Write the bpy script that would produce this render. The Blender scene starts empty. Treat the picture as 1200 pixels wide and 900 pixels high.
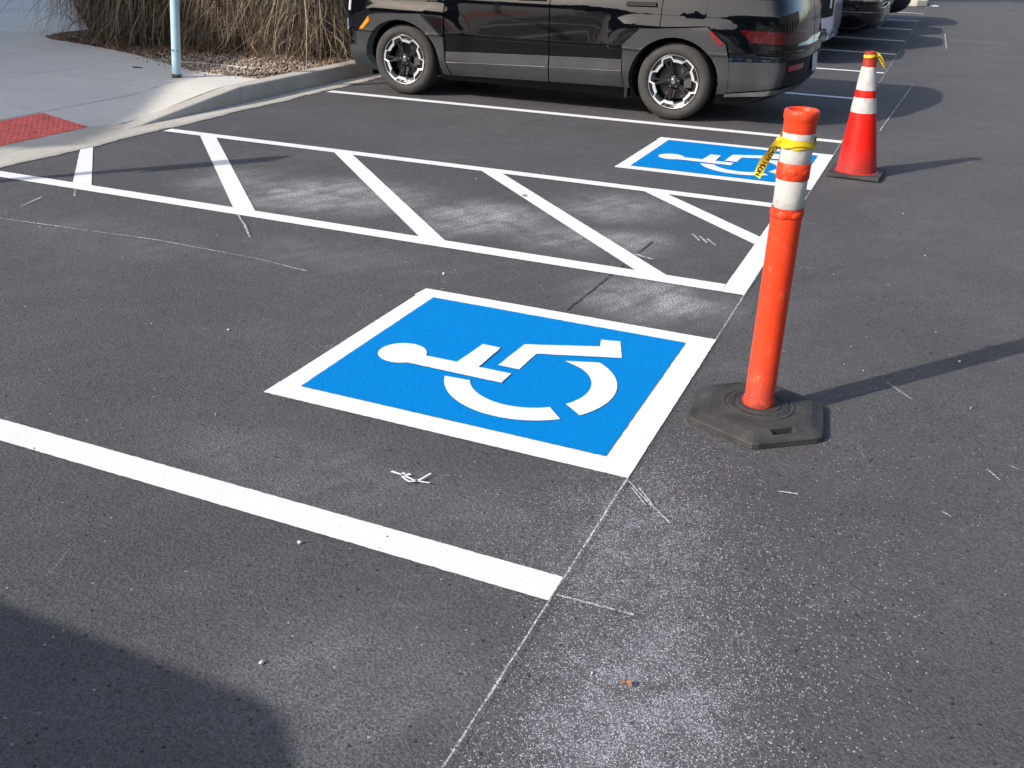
import bpy, bmesh, math, random
from mathutils import Vector, Matrix
from mathutils.geometry import delaunay_2d_cdt
random.seed(7)
scene = bpy.context.scene
col = scene.collection
R = math.radians

# ------------------------------------------------------------------ camera
cd = bpy.data.cameras.new('camera')
cam = bpy.data.objects.new('camera', cd)
col.objects.link(cam)
cr = (0.916234, 0.400002, 0.022665); cu = (-0.191973, 0.388666, 0.901158); cf = (-0.351656, 0.830022, -0.432899)
cc = (0.67347, -0.05349, 1.58046)
cam.matrix_world = Matrix(((cr[0], cu[0], -cf[0], cc[0]), (cr[1], cu[1], -cf[1], cc[1]),
                           (cr[2], cu[2], -cf[2], cc[2]), (0, 0, 0, 1)))
cd.sensor_width = 36.0; cd.sensor_fit = 'HORIZONTAL'; cd.lens = 33.59
cd.clip_start = 0.05; cd.clip_end = 1000
scene.camera = cam

# ------------------------------------------------------------------ light
SUN_AZ = R(52.0)           # direction the shadows run, from +X towards +Y
SUN_EL = R(31.5)
w = bpy.data.worlds.new('World'); scene.world = w; w.use_nodes = True
nt = w.node_tree; nt.nodes.clear()
sky = nt.nodes.new('ShaderNodeTexSky'); sky.sky_type = 'NISHITA'; sky.sun_disc = False
sky.sun_elevation = SUN_EL
sky.sun_rotation = math.atan2(-math.cos(SUN_AZ), -math.sin(SUN_AZ))
sky.air_density = 1.0; sky.dust_density = 2.6; sky.ozone_density = 0.6
bg = nt.nodes.new('ShaderNodeBackground'); bg.inputs['Strength'].default_value = 0.15
wo = nt.nodes.new('ShaderNodeOutputWorld')
nt.links.new(sky.outputs[0], bg.inputs[0]); nt.links.new(bg.outputs[0], wo.inputs[0])
sd = bpy.data.lights.new('sun', 'SUN'); sd.energy = 3.5; sd.angle = R(0.55); sd.color = (1.0, 0.94, 0.86)
sun = bpy.data.objects.new('sun', sd); col.objects.link(sun)
sun.rotation_euler = Vector((math.cos(SUN_AZ) * math.cos(SUN_EL), math.sin(SUN_AZ) * math.cos(SUN_EL),
                             -math.sin(SUN_EL))).to_track_quat('-Z', 'Y').to_euler()
sun.location = (-10, -12, 20)
scene.view_settings.view_transform = 'Standard'
scene.view_settings.look = 'None'
scene.view_settings.gamma = 1.0
scene.view_settings.use_curve_mapping = False
scene.view_settings.exposure = 0.56

# ------------------------------------------------------------------ node helpers
class NG:
    def __init__(s, name):
        s.m = bpy.data.materials.new(name); s.m.use_nodes = True
        s.t = s.m.node_tree; s.b = s.t.nodes['Principled BSDF']; s.out = s.t.nodes['Material Output']
        s.tc = s.t.nodes.new('ShaderNodeTexCoord')
    def n(s, typ, **kw):
        x = s.t.nodes.new(typ)
        for k, v in kw.items(): setattr(x, k, v)
        return x
    def l(s, a, b): s.t.links.new(a, b)
    def put(s, sock, v):
        if hasattr(v, 'is_output'): s.l(v, sock)
        else: sock.default_value = v
    def vec(s, scale=(1, 1, 1), rot=(0, 0, 0), loc=(0, 0, 0), src='Object'):
        m = s.n('ShaderNodeMapping'); s.l(s.tc.outputs[src], m.inputs[0])
        m.inputs['Scale'].default_value = scale; m.inputs['Rotation'].default_value = rot; m.inputs['Location'].default_value = loc
        return m.outputs[0]
    def svec(s, ang, lo, hi, loc=(0, 0, 0)):
        """coordinates stretched along the ground direction ang (degrees): lo cycles/m along, hi across"""
        a = s.vec((1, 1, 1), (0, 0, -R(ang)), loc)
        m = s.n('ShaderNodeMapping'); s.l(a, m.inputs[0]); m.inputs['Scale'].default_value = (lo, hi, 1)
        return m.outputs[0]
    def noise(s, scale, detail=3, rough=.55, vec=None, color=False):
        x = s.n('ShaderNodeTexNoise'); x.inputs['Scale'].default_value = scale
        x.inputs['Detail'].default_value = detail; x.inputs['Roughness'].default_value = rough
        s.l(vec if vec else s.tc.outputs['Object'], x.inputs['Vector'])
        return x.outputs['Color' if color else 'Fac']
    def vor(s, scale, vec=None, feature='F1'):
        x = s.n('ShaderNodeTexVoronoi'); x.feature = feature; x.inputs['Scale'].default_value = scale
        s.l(vec if vec else s.tc.outputs['Object'], x.inputs['Vector'])
        sep = s.n('ShaderNodeSeparateColor'); s.l(x.outputs['Color'], sep.inputs[0])
        return x.outputs['Distance'], sep.outputs[0]
    def rng(s, v, a, b, c=0.0, d=1.0, smooth=False):
        x = s.n('ShaderNodeMapRange'); x.clamp = True
        if smooth: x.interpolation_type = 'SMOOTHSTEP'
        s.put(x.inputs['Value'], v)
        for i, q in zip(('From Min', 'From Max', 'To Min', 'To Max'), (a, b, c, d)): s.put(x.inputs[i], q)
        return x.outputs[0]
    def math(s, op, a, b=0.0):
        x = s.n('ShaderNodeMath', operation=op); s.put(x.inputs[0], a); s.put(x.inputs[1], b); return x.outputs[0]
    def mix(s, f, a, b):
        x = s.n('ShaderNodeMix', data_type='RGBA'); s.put(x.inputs[0], f)
        s.put(x.inputs[6], a if hasattr(a, 'is_output') else (*a, 1)); s.put(x.inputs[7], b if hasattr(b, 'is_output') else (*b, 1))
        return x.outputs[2]
    def bump(s, h, strength=.3, dist=.004):
        x = s.n('ShaderNodeBump'); x.inputs['Strength'].default_value = strength; x.inputs['Distance'].default_value = dist
        s.l(h, x.inputs['Height']); s.l(x.outputs[0], s.b.inputs['Normal'])
    def blob(s, cx, cy, rx, ry, ang=0.0):
        sub = s.n('ShaderNodeVectorMath', operation='SUBTRACT'); s.l(s.tc.outputs['Object'], sub.inputs[0]); sub.inputs[1].default_value = (cx, cy, 0)
        m = s.n('ShaderNodeMapping', vector_type='POINT'); s.l(sub.outputs[0], m.inputs[0])
        m.inputs['Rotation'].default_value = (0, 0, -R(ang))
        mul = s.n('ShaderNodeVectorMath', operation='MULTIPLY'); s.l(m.outputs[0], mul.inputs[0]); mul.inputs[1].default_value = (1 / rx, 1 / ry, 0)
        ln = s.n('ShaderNodeVectorMath', operation='LENGTH'); s.l(mul.outputs[0], ln.inputs[0])
        return s.rng(ln.outputs['Value'], 0.15, 1.0, 1.0, 0.0, True)
    def base(s, c): s.put(s.b.inputs['Base Color'], c if hasattr(c, 'is_output') else (*c, 1))
    def set(s, **kw):
        for k, v in kw.items(): s.put(s.b.inputs[k.replace('_', ' ')], v)
        return s

def simple(name, c, rough=.5, metal=0.0, var=.15, scale=18, bump=0.0, bscale=200, coat=0.0, spec=.5, bdist=.002, **kw):
    g = NG(name)
    v = g.noise(scale, 4)
    f = g.rng(v, .3, .7)
    g.base(g.mix(f, tuple(x * (1 - var) for x in c), tuple(min(1, x * (1 + var)) for x in c)))
    g.set(Roughness=g.rng(g.noise(scale * 2.3, 3), .3, .7, max(.02, rough - (.06 if rough > .15 else .015)), min(1, rough + (.06 if rough > .15 else .015))), Metallic=metal, Specular_IOR_Level=spec)
    if coat: g.set(Coat_Weight=coat, Coat_Roughness=.03)
    if bump: g.bump(g.noise(bscale, 2), bump, bdist)
    for k, v_ in kw.items(): g.put(g.b.inputs[k.replace('_', ' ')], v_)
    return g.m

# ---- asphalt
def asphalt_mat():
    g = NG('asphalt')
    d1, c1 = g.vor(240)
    d2, c2 = g.vor(95)
    mott = g.rng(g.noise(.9, 5, .6), .32, .68)
    mid = g.rng(g.noise(7, 5, .65), .3, .7)
    bse = g.mix(mott, (.070, .0685, .072), (.094, .0915, .095))
    bse = g.mix(g.math('MULTIPLY', mid, .5), bse, g.mix(.6, bse, (.050, .049, .052)))
    grain = g.rng(c1, 0, 1, .62, 1.40)
    gm = g.n('ShaderNodeMix', data_type='RGBA', blend_type='MULTIPLY'); gm.inputs[0].default_value = 1
    g.l(bse, gm.inputs[6]); g.l(grain, gm.inputs[7]); c = gm.outputs[2]
    # far lane a little greyer and drier: worn traffic lane on the aisle side
    sx = g.n('ShaderNodeSeparateXYZ'); g.l(g.tc.outputs['Object'], sx.inputs[0])
    lane = g.math('MULTIPLY', g.rng(sx.outputs[0], .1, 1.2, 0, 1, True), g.rng(sx.outputs[1], 2.5, 12, 0, .8, True))
    c = g.mix(g.math('MULTIPLY', lane, g.rng(g.noise(1.3, 5), .3, .7, .2, .6)), c, (.108, .106, .108))
    # fine dusty film
    film = g.math('MULTIPLY', g.rng(g.noise(2.6, 6, .7, g.svec(60, .4, 1.1)), .5, .78), g.rng(c2, .35, 1, 0, 1))
    c = g.mix(g.math('MULTIPLY', film, .22), c, (.30, .295, .29))
    # dark pits
    dp, cp = g.vor(34)
    pit = g.math('MULTIPLY', g.math('LESS_THAN', dp, .17), g.math('GREATER_THAN', cp, .76))
    c = g.mix(g.math('MULTIPLY', pit, .8), c, (.012, .012, .013))
    # sparse pale grit
    dg, cg = g.vor(27)
    grit = g.math('MULTIPLY', g.math('LESS_THAN', dg, .09), g.math('GREATER_THAN', cg, .82))
    c = g.mix(g.math('MULTIPLY', grit, .6), c, (.42, .41, .4))
    # spilled pale bead grains near the foreground
    def add(ms):
        o = ms[0]
        for m in ms[1:]: o = g.math('MAXIMUM', o, m)
        return o
    fine_b = add([g.blob(.33, 1.45, .40, .75, 5), g.math('MULTIPLY', g.blob(.13, 2.15, .42, .75, 15), .62), g.math('MULTIPLY', g.blob(-.15, 2.1, .35, .4), .25)])
    fine_b = g.math('MULTIPLY', fine_b, g.rng(g.noise(8, 5, .7), .32, .62, .25, 1))
    coarse_b = add([g.math('MULTIPLY', g.blob(.52, 1.9, .46, 1.0, -8), .85), g.math('MULTIPLY', g.blob(.18, 2.55, .34, .9), .6), g.math('MULTIPLY', g.blob(.3, 1.5, .5, .9), .7), g.math('MULTIPLY', g.blob(.75, 3.0, .6, .9), .12)])
    coarse_b = g.math('MULTIPLY', coarse_b, g.rng(g.noise(6, 5, .7), .34, .64, .3, 1))
    db, cb = g.vor(300); db2, cb2 = g.vor(190, g.svec(35, 1.0, .6))
    bd = g.math('MULTIPLY', g.math('LESS_THAN', db, .42), g.math('GREATER_THAN', cb, g.rng(fine_b, 0, 1, 1.0, .18)))
    bd2 = g.math('MULTIPLY', g.math('LESS_THAN', db2, .30), g.math('GREATER_THAN', cb2, g.rng(coarse_b, 0, 1, 1.0, .50)))
    c = g.mix(g.math('MULTIPLY', g.math('POWER', fine_b, 1.4), .30), c, (.30, .29, .33))
    c = g.mix(g.math('MULTIPLY', g.math('MAXIMUM', g.math('MULTIPLY', bd, .8), g.math('MULTIPLY', bd2, .75)), .75), c, (.66, .65, .70))
    # brushed white dust in the hatched aisle
    dust = add([g.blob(-2.78, 5.0, .95, .62, 20), g.blob(-1.70, 5.0, .60, .52, 40), g.math('MULTIPLY', g.blob(-1.1, 4.85, .5, .4), .6), g.math('MULTIPLY', g.blob(-1.05, 5.6, .55, .5, 30), .7),
                g.math('MULTIPLY', g.blob(-.38, 4.12, .52, .42, 0), .95), g.math('MULTIPLY', g.blob(-.75, 4.95, .35, .35), .8),
                g.math('MULTIPLY', g.blob(-3.55, 5.0, .5, .5, 40), .5), g.math('MULTIPLY', g.blob(-.9, 2.1, .9, .3), .22),
                g.math('MULTIPLY', g.blob(-2.2, 4.0, .7, .35), .16), g.math('MULTIPLY', g.blob(-.3, 1.35, .45, .4), .25), g.math('MULTIPLY', g.blob(-3.4, 3.7, 1.2, .5), .12)])
    st = g.rng(g.noise(1.0, 7, .72, g.svec(66, 1.6, 13.0)), .26, .62)
    st = g.math('MULTIPLY', st, g.rng(g.noise(4.5, 5, .7), .32, .56))
    dn = g.rng(g.noise(130, 2, .8), .46, .57)
    c = g.mix(g.math('MULTIPLY', g.math('MULTIPLY', g.math('MULTIPLY', dust, st), dn), .95), c, (.66, .66, .66))
    c = g.mix(g.math('MULTIPLY', dust, .07), c, (.40, .40, .40))
    # scattered chalky scuffs over the whole lot
    sc = g.math('MULTIPLY', g.rng(g.noise(1.0, 6, .75, g.svec(20, 1.6, 10, (3, 1, 0))), .60, .74), g.rng(g.noise(.8, 3), .42, .62))
    c = g.mix(g.math('MULTIPLY', g.math('MULTIPLY', sc, dn), .5), c, (.52, .51, .50))
    # fine scratches in three directions, in patches
    for k, (sx_, sy_, an, lo, hi) in enumerate(((1.5, 90, 25, .665, .71), (1.8, 110, 72, .665, .71), (1.4, 80, -22, .67, .71), (2.5, 60, 110, .67, .71))):
        sn = g.rng(g.noise(1.0, 4, .6, g.svec(an, sx_, sy_, (k * 3.1, k, 0))), lo, hi)
        pm = g.rng(g.noise(.9, 3, .5, g.vec((1, 1, 1), (0, 0, 0), (k * 7.0, 2, 0))), .48, .66)
        c = g.mix(g.math('MULTIPLY', g.math('MULTIPLY', g.math('MULTIPLY', sn, pm), dn), .38), c, (.46, .45, .44))
    g.base(c)
    g.set(Roughness=g.rng(c2, 0, 1, .72, .95), Specular_IOR_Level=.28)
    h = g.math('ADD', g.math('MULTIPLY', d1, .5), g.math('MULTIPLY', d2, .8))
    g.bump(g.math('ADD', h, g.math('MULTIPLY', g.noise(30, 3), .6)), .55, .004)
    return g.m
M = {}
M['asphalt'] = asphalt_mat()

def paint_mat(name, c, dirt=(.5, .5, .48), wear=.0, blue=False):
    g = NG(name)
    d, cv = g.vor(210)
    n = g.rng(g.noise(5, 5, .6), .3, .72)
    x = g.mix(g.math('MULTIPLY', n, .14), c, dirt)
    x = g.mix(g.math('MULTIPLY', cv, .12 if not blue else .55), x, tuple(q * .72 for q in c) if not blue else (.002, .27, .70))
    dp, cp = g.vor(60)
    pin = g.math('MULTIPLY', g.math('LESS_THAN', dp, .12), g.math('GREATER_THAN', cp, .84))
    x = g.mix(g.math('MULTIPLY', pin, .55), x, (.12, .12, .13) if not blue else (.06, .33, .66))
    sm = g.math('MULTIPLY', g.rng(g.noise(11, 6, .7), .58, .72), g.rng(g.noise(90, 3, .8), .4, .6))
    x = g.mix(g.math('MULTIPLY', sm, .22), x, dirt)
    g.base(x); g.set(Roughness=.62, Specular_IOR_Level=.35 if not blue else .05)
    g.bump(g.math('ADD', g.math('MULTIPLY', d, 1.6), g.noise(60, 3)), .55 if blue else .22, .004)
    return g.m
M['white_paint'] = paint_mat('white_paint', (.77, .77, .76))
M['blue_paint'] = paint_mat('blue_paint', (.0002, .190, .54), dirt=(.001, .22, .56), blue=True)

def chalk_mat():
    g = NG('chalk')
    tr = g.n('ShaderNodeBsdfTransparent'); mx = g.n('ShaderNodeMixShader')
    a = g.math('MULTIPLY', g.rng(g.noise(140, 3, .8), .40, .60, 0, 1), g.rng(g.noise(2.2, 4, .7), .28, .55, .35, 1))
    g.l(a, mx.inputs[0]); g.l(tr.outputs[0], mx.inputs[1]); g.l(g.b.outputs[0], mx.inputs[2]); g.l(mx.outputs[0], g.out.inputs[0])
    g.base((.66, .65, .63)); g.set(Roughness=.95)
    return g.m
M['chalk'] = chalk_mat()

def concrete_mat(name, c1, c2, s=1.4):
    g = NG(name)
    a = g.mix(g.rng(g.noise(s, 6, .65), .3, .7), c1, c2)
    d, cv = g.vor(160)
    a = g.mix(g.math('MULTIPLY', cv, .22), a, tuple(x * .6 for x in c1))
    dp, cp = g.vor(28)
    a = g.mix(g.math('MULTIPLY', g.math('MULTIPLY', g.math('LESS_THAN', dp, .13), g.math('GREATER_THAN', cp, .8)), .5), a, (.10, .09, .08))
    st = g.rng(g.noise(.7, 5, .7, g.vec((1, 1, 1), (0, 0, .4), (5, 2, 0))), .55, .75)
    a = g.mix(g.math('MULTIPLY', st, .4), a, tuple(x * .62 for x in c1))
    sp_ = g.rng(g.noise(9, 6, .75), .56, .70)
    a = g.mix(g.math('MULTIPLY', sp_, .35), a, (c1[0] * .62, c1[1] * .58, c1[2] * .52))
    g.base(a); g.set(Roughness=.9, Specular_IOR_Level=.25)
    g.bump(g.math('ADD', g.noise(110, 4), g.math('MULTIPLY', g.noise(14, 3), .6)), .45, .004)
    return g.m
M['concrete'] = concrete_mat('concrete', (.57, .545, .495), (.67, .64, .58))
M['kerb'] = concrete_mat('kerb_concrete', (.42, .395, .345), (.54, .51, .45), 3)
M['joint'] = simple('joint_dirt', (.06, .055, .05), .95)
M['soil'] = concrete_mat('soil', (.10, .075, .055), (.18, .14, .105), 6)

def attr_mat(name, rough=.8, spec=.3, trans=0.0, var=.2):
    g = NG(name)
    a = g.n('ShaderNodeAttribute', attribute_name='tint')
    x = g.mix(g.math('MULTIPLY', g.rng(g.noise(60, 3), .3, .7), var), a.outputs['Color'], (.05, .045, .035))
    g.base(x); g.set(Roughness=rough, Specular_IOR_Level=spec)
    if trans:
        tl = g.n('ShaderNodeBsdfTranslucent'); g.l(x, tl.inputs[0]); mx = g.n('ShaderNodeMixShader'); mx.inputs[0].default_value = trans
        g.l(g.b.outputs[0], mx.inputs[1]); g.l(tl.outputs[0], mx.inputs[2]); g.l(mx.outputs[0], g.out.inputs[0])
    return g.m
M['gravel'] = attr_mat('gravel', .85)
M['blade'] = attr_mat('grass_blade', .6, .3, .25)
M['leaf'] = attr_mat('tree_leaf', .6, .3, .3)

M['tactile'] = simple('tactile_red', (.82, .145, .10), .6, var=.25, scale=9, bump=.3, bscale=260)
def orange_mat(name, c, scuff, amt, dark):
    g = NG(name)
    x = g.mix(g.rng(g.noise(9, 5, .6), .3, .7), c, tuple(q * .86 for q in c))
    x = g.mix(g.math('MULTIPLY', g.rng(g.noise(26, 6, .75, g.vec((1, 1, .45))), .56, .72), amt), x, scuff)
    x = g.mix(g.math('MULTIPLY', g.rng(g.noise(75, 4, .8), .60, .68), dark), x, (.10, .03, .02))
    rub = g.math('MULTIPLY', g.rng(g.noise(1.0, 5, .7, g.vec((16, 16, 5), (0, 0, 0), (2, 1, 0))), .60, .72), g.rng(g.noise(120, 3, .8), .38, .6))
    x = g.mix(g.math('MULTIPLY', rub, .5), x, (.16, .06, .045))
    sz = g.n('ShaderNodeSeparateXYZ'); g.l(g.tc.outputs['Object'], sz.inputs[0])
    low = g.math('MULTIPLY', g.rng(sz.outputs[2], .05, .24, 1, 0), g.rng(g.noise(85, 5, .8), .36, .56))
    x = g.mix(g.math('MULTIPLY', low, .8), x, (.10, .05, .042))
    g.base(x); g.set(Roughness=.45, Specular_IOR_Level=.28)
    g.bump(g.noise(40, 4), .12, .004)
    return g.m
M['post_orange'] = orange_mat('post_orange', (.78, .058, .016), (.80, .21, .12), .7, .45)
M['cone_orange'] = orange_mat('cone_orange', (.74, .010, .004), (.42, .010, .006), .6, 1.0)
M['cone_top'] = orange_mat('cone_top', (.36, .035, .018), (.12, .03, .02), .8, .9)
def sheeting():
    g = NG('reflective_sheeting')
    x = g.mix(g.rng(g.noise(14, 5), .35, .65), (.56, .55, .52), (.43, .42, .39))
    v = g.n('ShaderNodeTexVoronoi', feature='DISTANCE_TO_EDGE'); v.inputs['Scale'].default_value = 34
    g.l(g.noise(9, 4, .6, None, True), v.inputs['Vector'])
    cr_ = g.math('MULTIPLY', g.math('LESS_THAN', v.outputs['Distance'], .03), g.rng(g.noise(11, 3), .42, .6))
    x = g.mix(g.math('MULTIPLY', cr_, .75), x, (.20, .17, .14))
    x = g.mix(g.math('MULTIPLY', g.rng(g.noise(38, 5, .75), .54, .64), .6), x, (.30, .28, .25))
    g.base(x); g.set(Roughness=.35); g.bump(g.noise(70, 3), .2, .003)
    return g.m
M['sheeting'] = sheeting()
M['rubber'] = simple('black_rubber', (.041, .040, .0395), .75, var=.35, scale=14, bump=.5, bscale=170, spec=.35, bdist=.003)
M['tape'] = simple('yellow_tape', (.72, .52, .02), .4, var=.2, scale=40, bump=.3, bscale=90)
M['tape_ink'] = simple('black_ink', (.03, .03, .02), .5)
M['blue_post'] = None
def post_blue():
    g = NG('pale_blue_enamel')
    x = g.mix(g.rng(g.noise(6, 5), .3, .7), (.36, .53, .60), (.46, .62, .67))
    ch = g.math('MULTIPLY', g.rng(g.noise(22, 5, .7), .63, .66), .9)
    x = g.mix(ch, x, (.14, .13, .12))
    g.base(x); g.set(Roughness=.5); g.bump(g.noise(30, 4), .15, .003)
    return g.m
M['blue_post'] = post_blue()
M['rust'] = simple('rusty_base', (.10, .075, .055), .9, var=.4, bump=.4)
M['sign_white'] = simple('sign_white', (.75, .75, .74), .45)
M['sign_blue'] = simple('sign_blue', (.01, .13, .5), .45)
M['galv'] = simple('galvanised', (.45, .46, .47), .45, .8)
M['paint_black'] = simple('car_black', (.0013, .0017, .0026), .065, var=.2, coat=.6, scale=3, spec=.35)
M['paint_white'] = simple('car_white', (.72, .74, .76), .2, var=.03, coat=1.0, scale=3)
M['paint_navy'] = simple('car_dark', (.003, .0034, .0045), .12, var=.2, coat=.6, scale=3, spec=.35)
M['paint_silver'] = simple('car_silver', (.30, .31, .33), .28, .6, var=.05, coat=1.0, scale=3)
M['clad'] = simple('grey_cladding', (.033, .0345, .037), .50, var=.12, scale=5, bump=.12, bscale=500, bdist=.001)
M['inner'] = simple('car_inner_black', (.006, .006, .007), .8)
M['glass'] = simple('car_glass', (.012, .014, .016), .04, var=.05, coat=.5, spec=.8)
M['tyre'] = simple('tyre_rubber', (.050, .048, .046), .8, var=.2, scale=10, bump=.25, bscale=120, spec=.3)
M['alloy'] = simple('machined_alloy', (.62, .63, .64), .3, .35, var=.05)
M['alloy_black'] = simple('black_alloy', (.012, .012, .013), .28, coat=.6)
M['disc'] = simple('brake_disc', (.11, .105, .10), .45, .6)
M['chrome'] = simple('chrome', (.72, .73, .75), .12, 1.0, var=.04)
M['silver_trim'] = simple('silver_trim', (.16, .165, .175), .4, .5)
M['amber'] = simple('amber_lens', (.85, .27, .01), .2, coat=.6)
M['red_lens'] = simple('red_lens', (.25, .006, .012), .15, coat=.8)
M['tail_dark'] = simple('smoked_red_lens', (.045, .0025, .004), .10, coat=.6, spec=.4)
M['lamp_white'] = simple('clear_lens', (.75, .77, .8), .15, coat=.6)
M['plate'] = simple('number_plate', (.55, .58, .68), .45, var=.25, scale=25)
M['lettering'] = simple('pale_lettering', (.62, .63, .65), .3, .5)
M['stucco'] = simple('stucco', (.24, .205, .17), .9, bump=.5, bscale=60)
M['trim'] = simple('building_trim', (.10, .09, .08), .6)
M['bark'] = simple('bark', (.09, .07, .05), .9, var=.4, bump=.8, bscale=25, bdist=.02)
M['fallen_leaf'] = simple('fallen_leaf', (.26, .13, .065), .7, var=.4, scale=60)
M['grey_debris'] = simple('twig', (.07, .055, .045), .9)

# ------------------------------------------------------------------ mesh helpers
class MB:
    def __init__(s): s.v = []; s.f = []
    def add(s, vs, fs):
        o = len(s.v); s.v += [tuple(x) for x in vs]; s.f += [tuple(i + o for i in f) for f in fs]; return s
    def box(s, x0, x1, y0, y1, z0, z1):
        return s.add([(x0, y0, z0), (x1, y0, z0), (x1, y1, z0), (x0, y1, z0), (x0, y0, z1), (x1, y0, z1), (x1, y1, z1), (x0, y1, z1)],
                     [(3, 2, 1, 0), (4, 5, 6, 7), (0, 1, 5, 4), (1, 2, 6, 5), (2, 3, 7, 6), (3, 0, 4, 7)])
    def lathe(s, prof, n=32, c=(0, 0, 0), axis='Z', cap=True):
        vs = []; fs = []
        for r, z in prof:
            for i in range(n):
                a = 2 * math.pi * i / n; x, y = r * math.cos(a), r * math.sin(a)
                vs.append((c[0] + x, c[1] + y, c[2] + z) if axis == 'Z' else (c[0] + x, c[1] + z, c[2] + y))
        for k in range(len(prof) - 1):
            for i in range(n):
                j = (i + 1) % n
                q = (k * n + i, k * n + j, (k + 1) * n + j, (k + 1) * n + i)
                fs.append(q if axis == 'Z' else q[::-1])
        if cap:
            fs.append(tuple(range(n))[::-1]); fs.append(tuple(range((len(prof) - 1) * n, len(prof) * n)))
        return s.add(vs, fs)
    def prism(s, pts, z0, z1):
        n = len(pts)
        return s.add([(x, y, z0) for x, y in pts] + [(x, y, z1) for x, y in pts],
                     [tuple(range(n))[::-1], tuple(range(n, 2 * n))] + [(i, (i + 1) % n, n + (i + 1) % n, n + i) for i in range(n)])
    def build(s, name, m, parent=None, loc=(0, 0, 0), smooth=False, bevel=0.0, recalc=True, tint=None):
        me = bpy.data.meshes.new(name); me.from_pydata(s.v, [], s.f)
        if recalc:
            bm = bmesh.new(); bm.from_mesh(me); bmesh.ops.recalc_face_normals(bm, faces=bm.faces); bm.to_mesh(me); bm.free()
        o = bpy.data.objects.new(name, me); col.objects.link(o); o.location = loc
        if m: me.materials.append(m)
        if parent: o.parent = parent
        if tint:
            a = me.color_attributes.new('tint', 'FLOAT_COLOR', 'POINT')
            a.data.foreach_set('color', tint)
        if smooth:
            me.polygons.foreach_set('use_smooth', [True] * len(me.polygons))
        if bevel:
            b = o.modifiers.new('bevel', 'BEVEL'); b.width = bevel; b.segments = 2; b.limit_method = 'ANGLE'; b.angle_limit = R(35)
            w_ = o.modifiers.new('wn', 'WEIGHTED_NORMAL')
            me.polygons.foreach_set('use_smooth', [True] * len(me.polygons))
        return o

def tag(o, label, cat, group=None):
    o['label'] = label; o['category'] = cat
    if group: o['group'] = group
    return o
def empty(name, loc=(0, 0, 0), rz=0):
    o = bpy.data.objects.new(name, None); col.objects.link(o); o.location = loc; o.rotation_euler = (0, 0, rz); o.empty_display_size = .2
    return o
def struct(o): o['kind'] = 'structure'; return o
def stuff(o): o['kind'] = 'stuff'; return o

# ------------------------------------------------------------------ ground
g_ = MB()
g_.add([(-5.12, -150, 0), (150, -150, 0), (150, 150, 0), (-5.12, 150, 0)], [(0, 1, 2, 3)])
struct(g_.build('asphalt_lot', M['asphalt']))
g_ = MB(); g_.add([(-160, -150, -.12), (-5.0, -150, -.12), (-5.0, 150, -.12), (-160, 150, -.12)], [(0, 1, 2, 3)])
struct(g_.build('ground', M['soil']))

def zwalk(x, y):
    a = max((y - 6.1) / 1.34, (-5.40 - x) / 1.15)
    a = max(0.0, min(1.0, a)); a = a * a * (3 - 2 * a) * .5 + a * .5
    return .012 + .138 * a

# gutter pan with a ragged asphalt edge
gm = MB(); ys = [-12 + .045 * i for i in range(int(40 / .045))]
for i, y in enumerate(ys):
    j = random.uniform(-.012, .012) + .012 * math.sin(y * 5.1) + .008 * math.sin(y * 13.0)
    gm.v += [(-5.10 + j, y, .0045), (-5.112 + j, y, .011), (-5.20, y, .008), (-5.42, y, .012)]
n = len(ys)
for i in range(n - 1):
    for k in range(3): gm.f.append((4 * i + k, 4 * i + k + 1, 4 * i + 4 + k + 1, 4 * i + 4 + k))
struct(gm.build('gutter', M['kerb'], smooth=True))

# kerb: sections with rounded nose, first one tapers down to the ramp
def kerb_section(y0, y1, n=14):
    mb = MB(); P = 9
    for i in range(n + 1):
        y = y0 + (y1 - y0) * i / n
        h = .15 * max(0.0, min(1.0, (y - 6.02) / 1.42))
        h = max(h, .006); r = min(.03, h * .5)
        bx = -5.355; tx = -5.325 - .012 * (h / .15) - .012
        prof = [(-5.335, .004), (-5.340, h - r), (-5.345, h - r * .5), (-5.352, h - r * .18), (-5.366, h), (-5.44, h + .003), (-5.485, h + .003), (-5.492, h - .004), (-5.492, -.05)]
        mb.v += [(px, y, pz + .008 if pz > 0 else pz) for px, pz in prof]
    for i in range(n):
        for k in range(P - 1): mb.f.append((P * i + k, P * i + k + 1, P * i + P + k + 1, P * i + P + k))
    mb.f.append(tuple(range(P))); mb.f.append(tuple(range(n * P, n * P + P)))
    return mb
kerb_root = struct(kerb_section(6.02, 7.43).build('kerb', M['kerb'], smooth=False))
yy = 7.436
first = None
while yy < 26.5:
    o = kerb_section(yy, yy + 2.99, 6).build('kerb_block', M['kerb'], kerb_root); yy += 3.0

# sidewalk slabs (children of one structure), joints recessed
base = MB(); nx, ny = 40, 80
X0, X1, Y0, Y1 = -16.5, -5.42, -12.0, 20.0
def walk_back(x, y):  # planting bed occupies this region
    return False
for i in range(nx + 1):
    for j in range(ny + 1):
        x = X1 + (X0 - X1) * i / nx; y = Y0 + (Y1 - Y0) * j / ny
        base.v.append((x, y, zwalk(x, y) - .022))
for i in range(nx):
    for j in range(ny):
        a = i * (ny + 1) + j; base.f.append((a, a + 1, a + ny + 2, a + ny + 1))
walk = struct(base.build('sidewalk', M['joint']))
BED = [(-5.50, 7.98), (-6.05, 8.02), (-6.51, 8.12), (-7.2, 8.45), (-8.0, 8.82), (-9.0, 9.15), (-9.75, 9.33), (-10.1, 9.55), (-10.25, 9.95)]
def bed_edge(x):
    for (xa, ya), (xb, yb) in zip(BED, BED[1:]):
        if xb <= x <= xa: return ya + (yb - ya) * (xa - x) / (xa - xb)
    return BED[0][1] if x > BED[0][0] else 60.0
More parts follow.
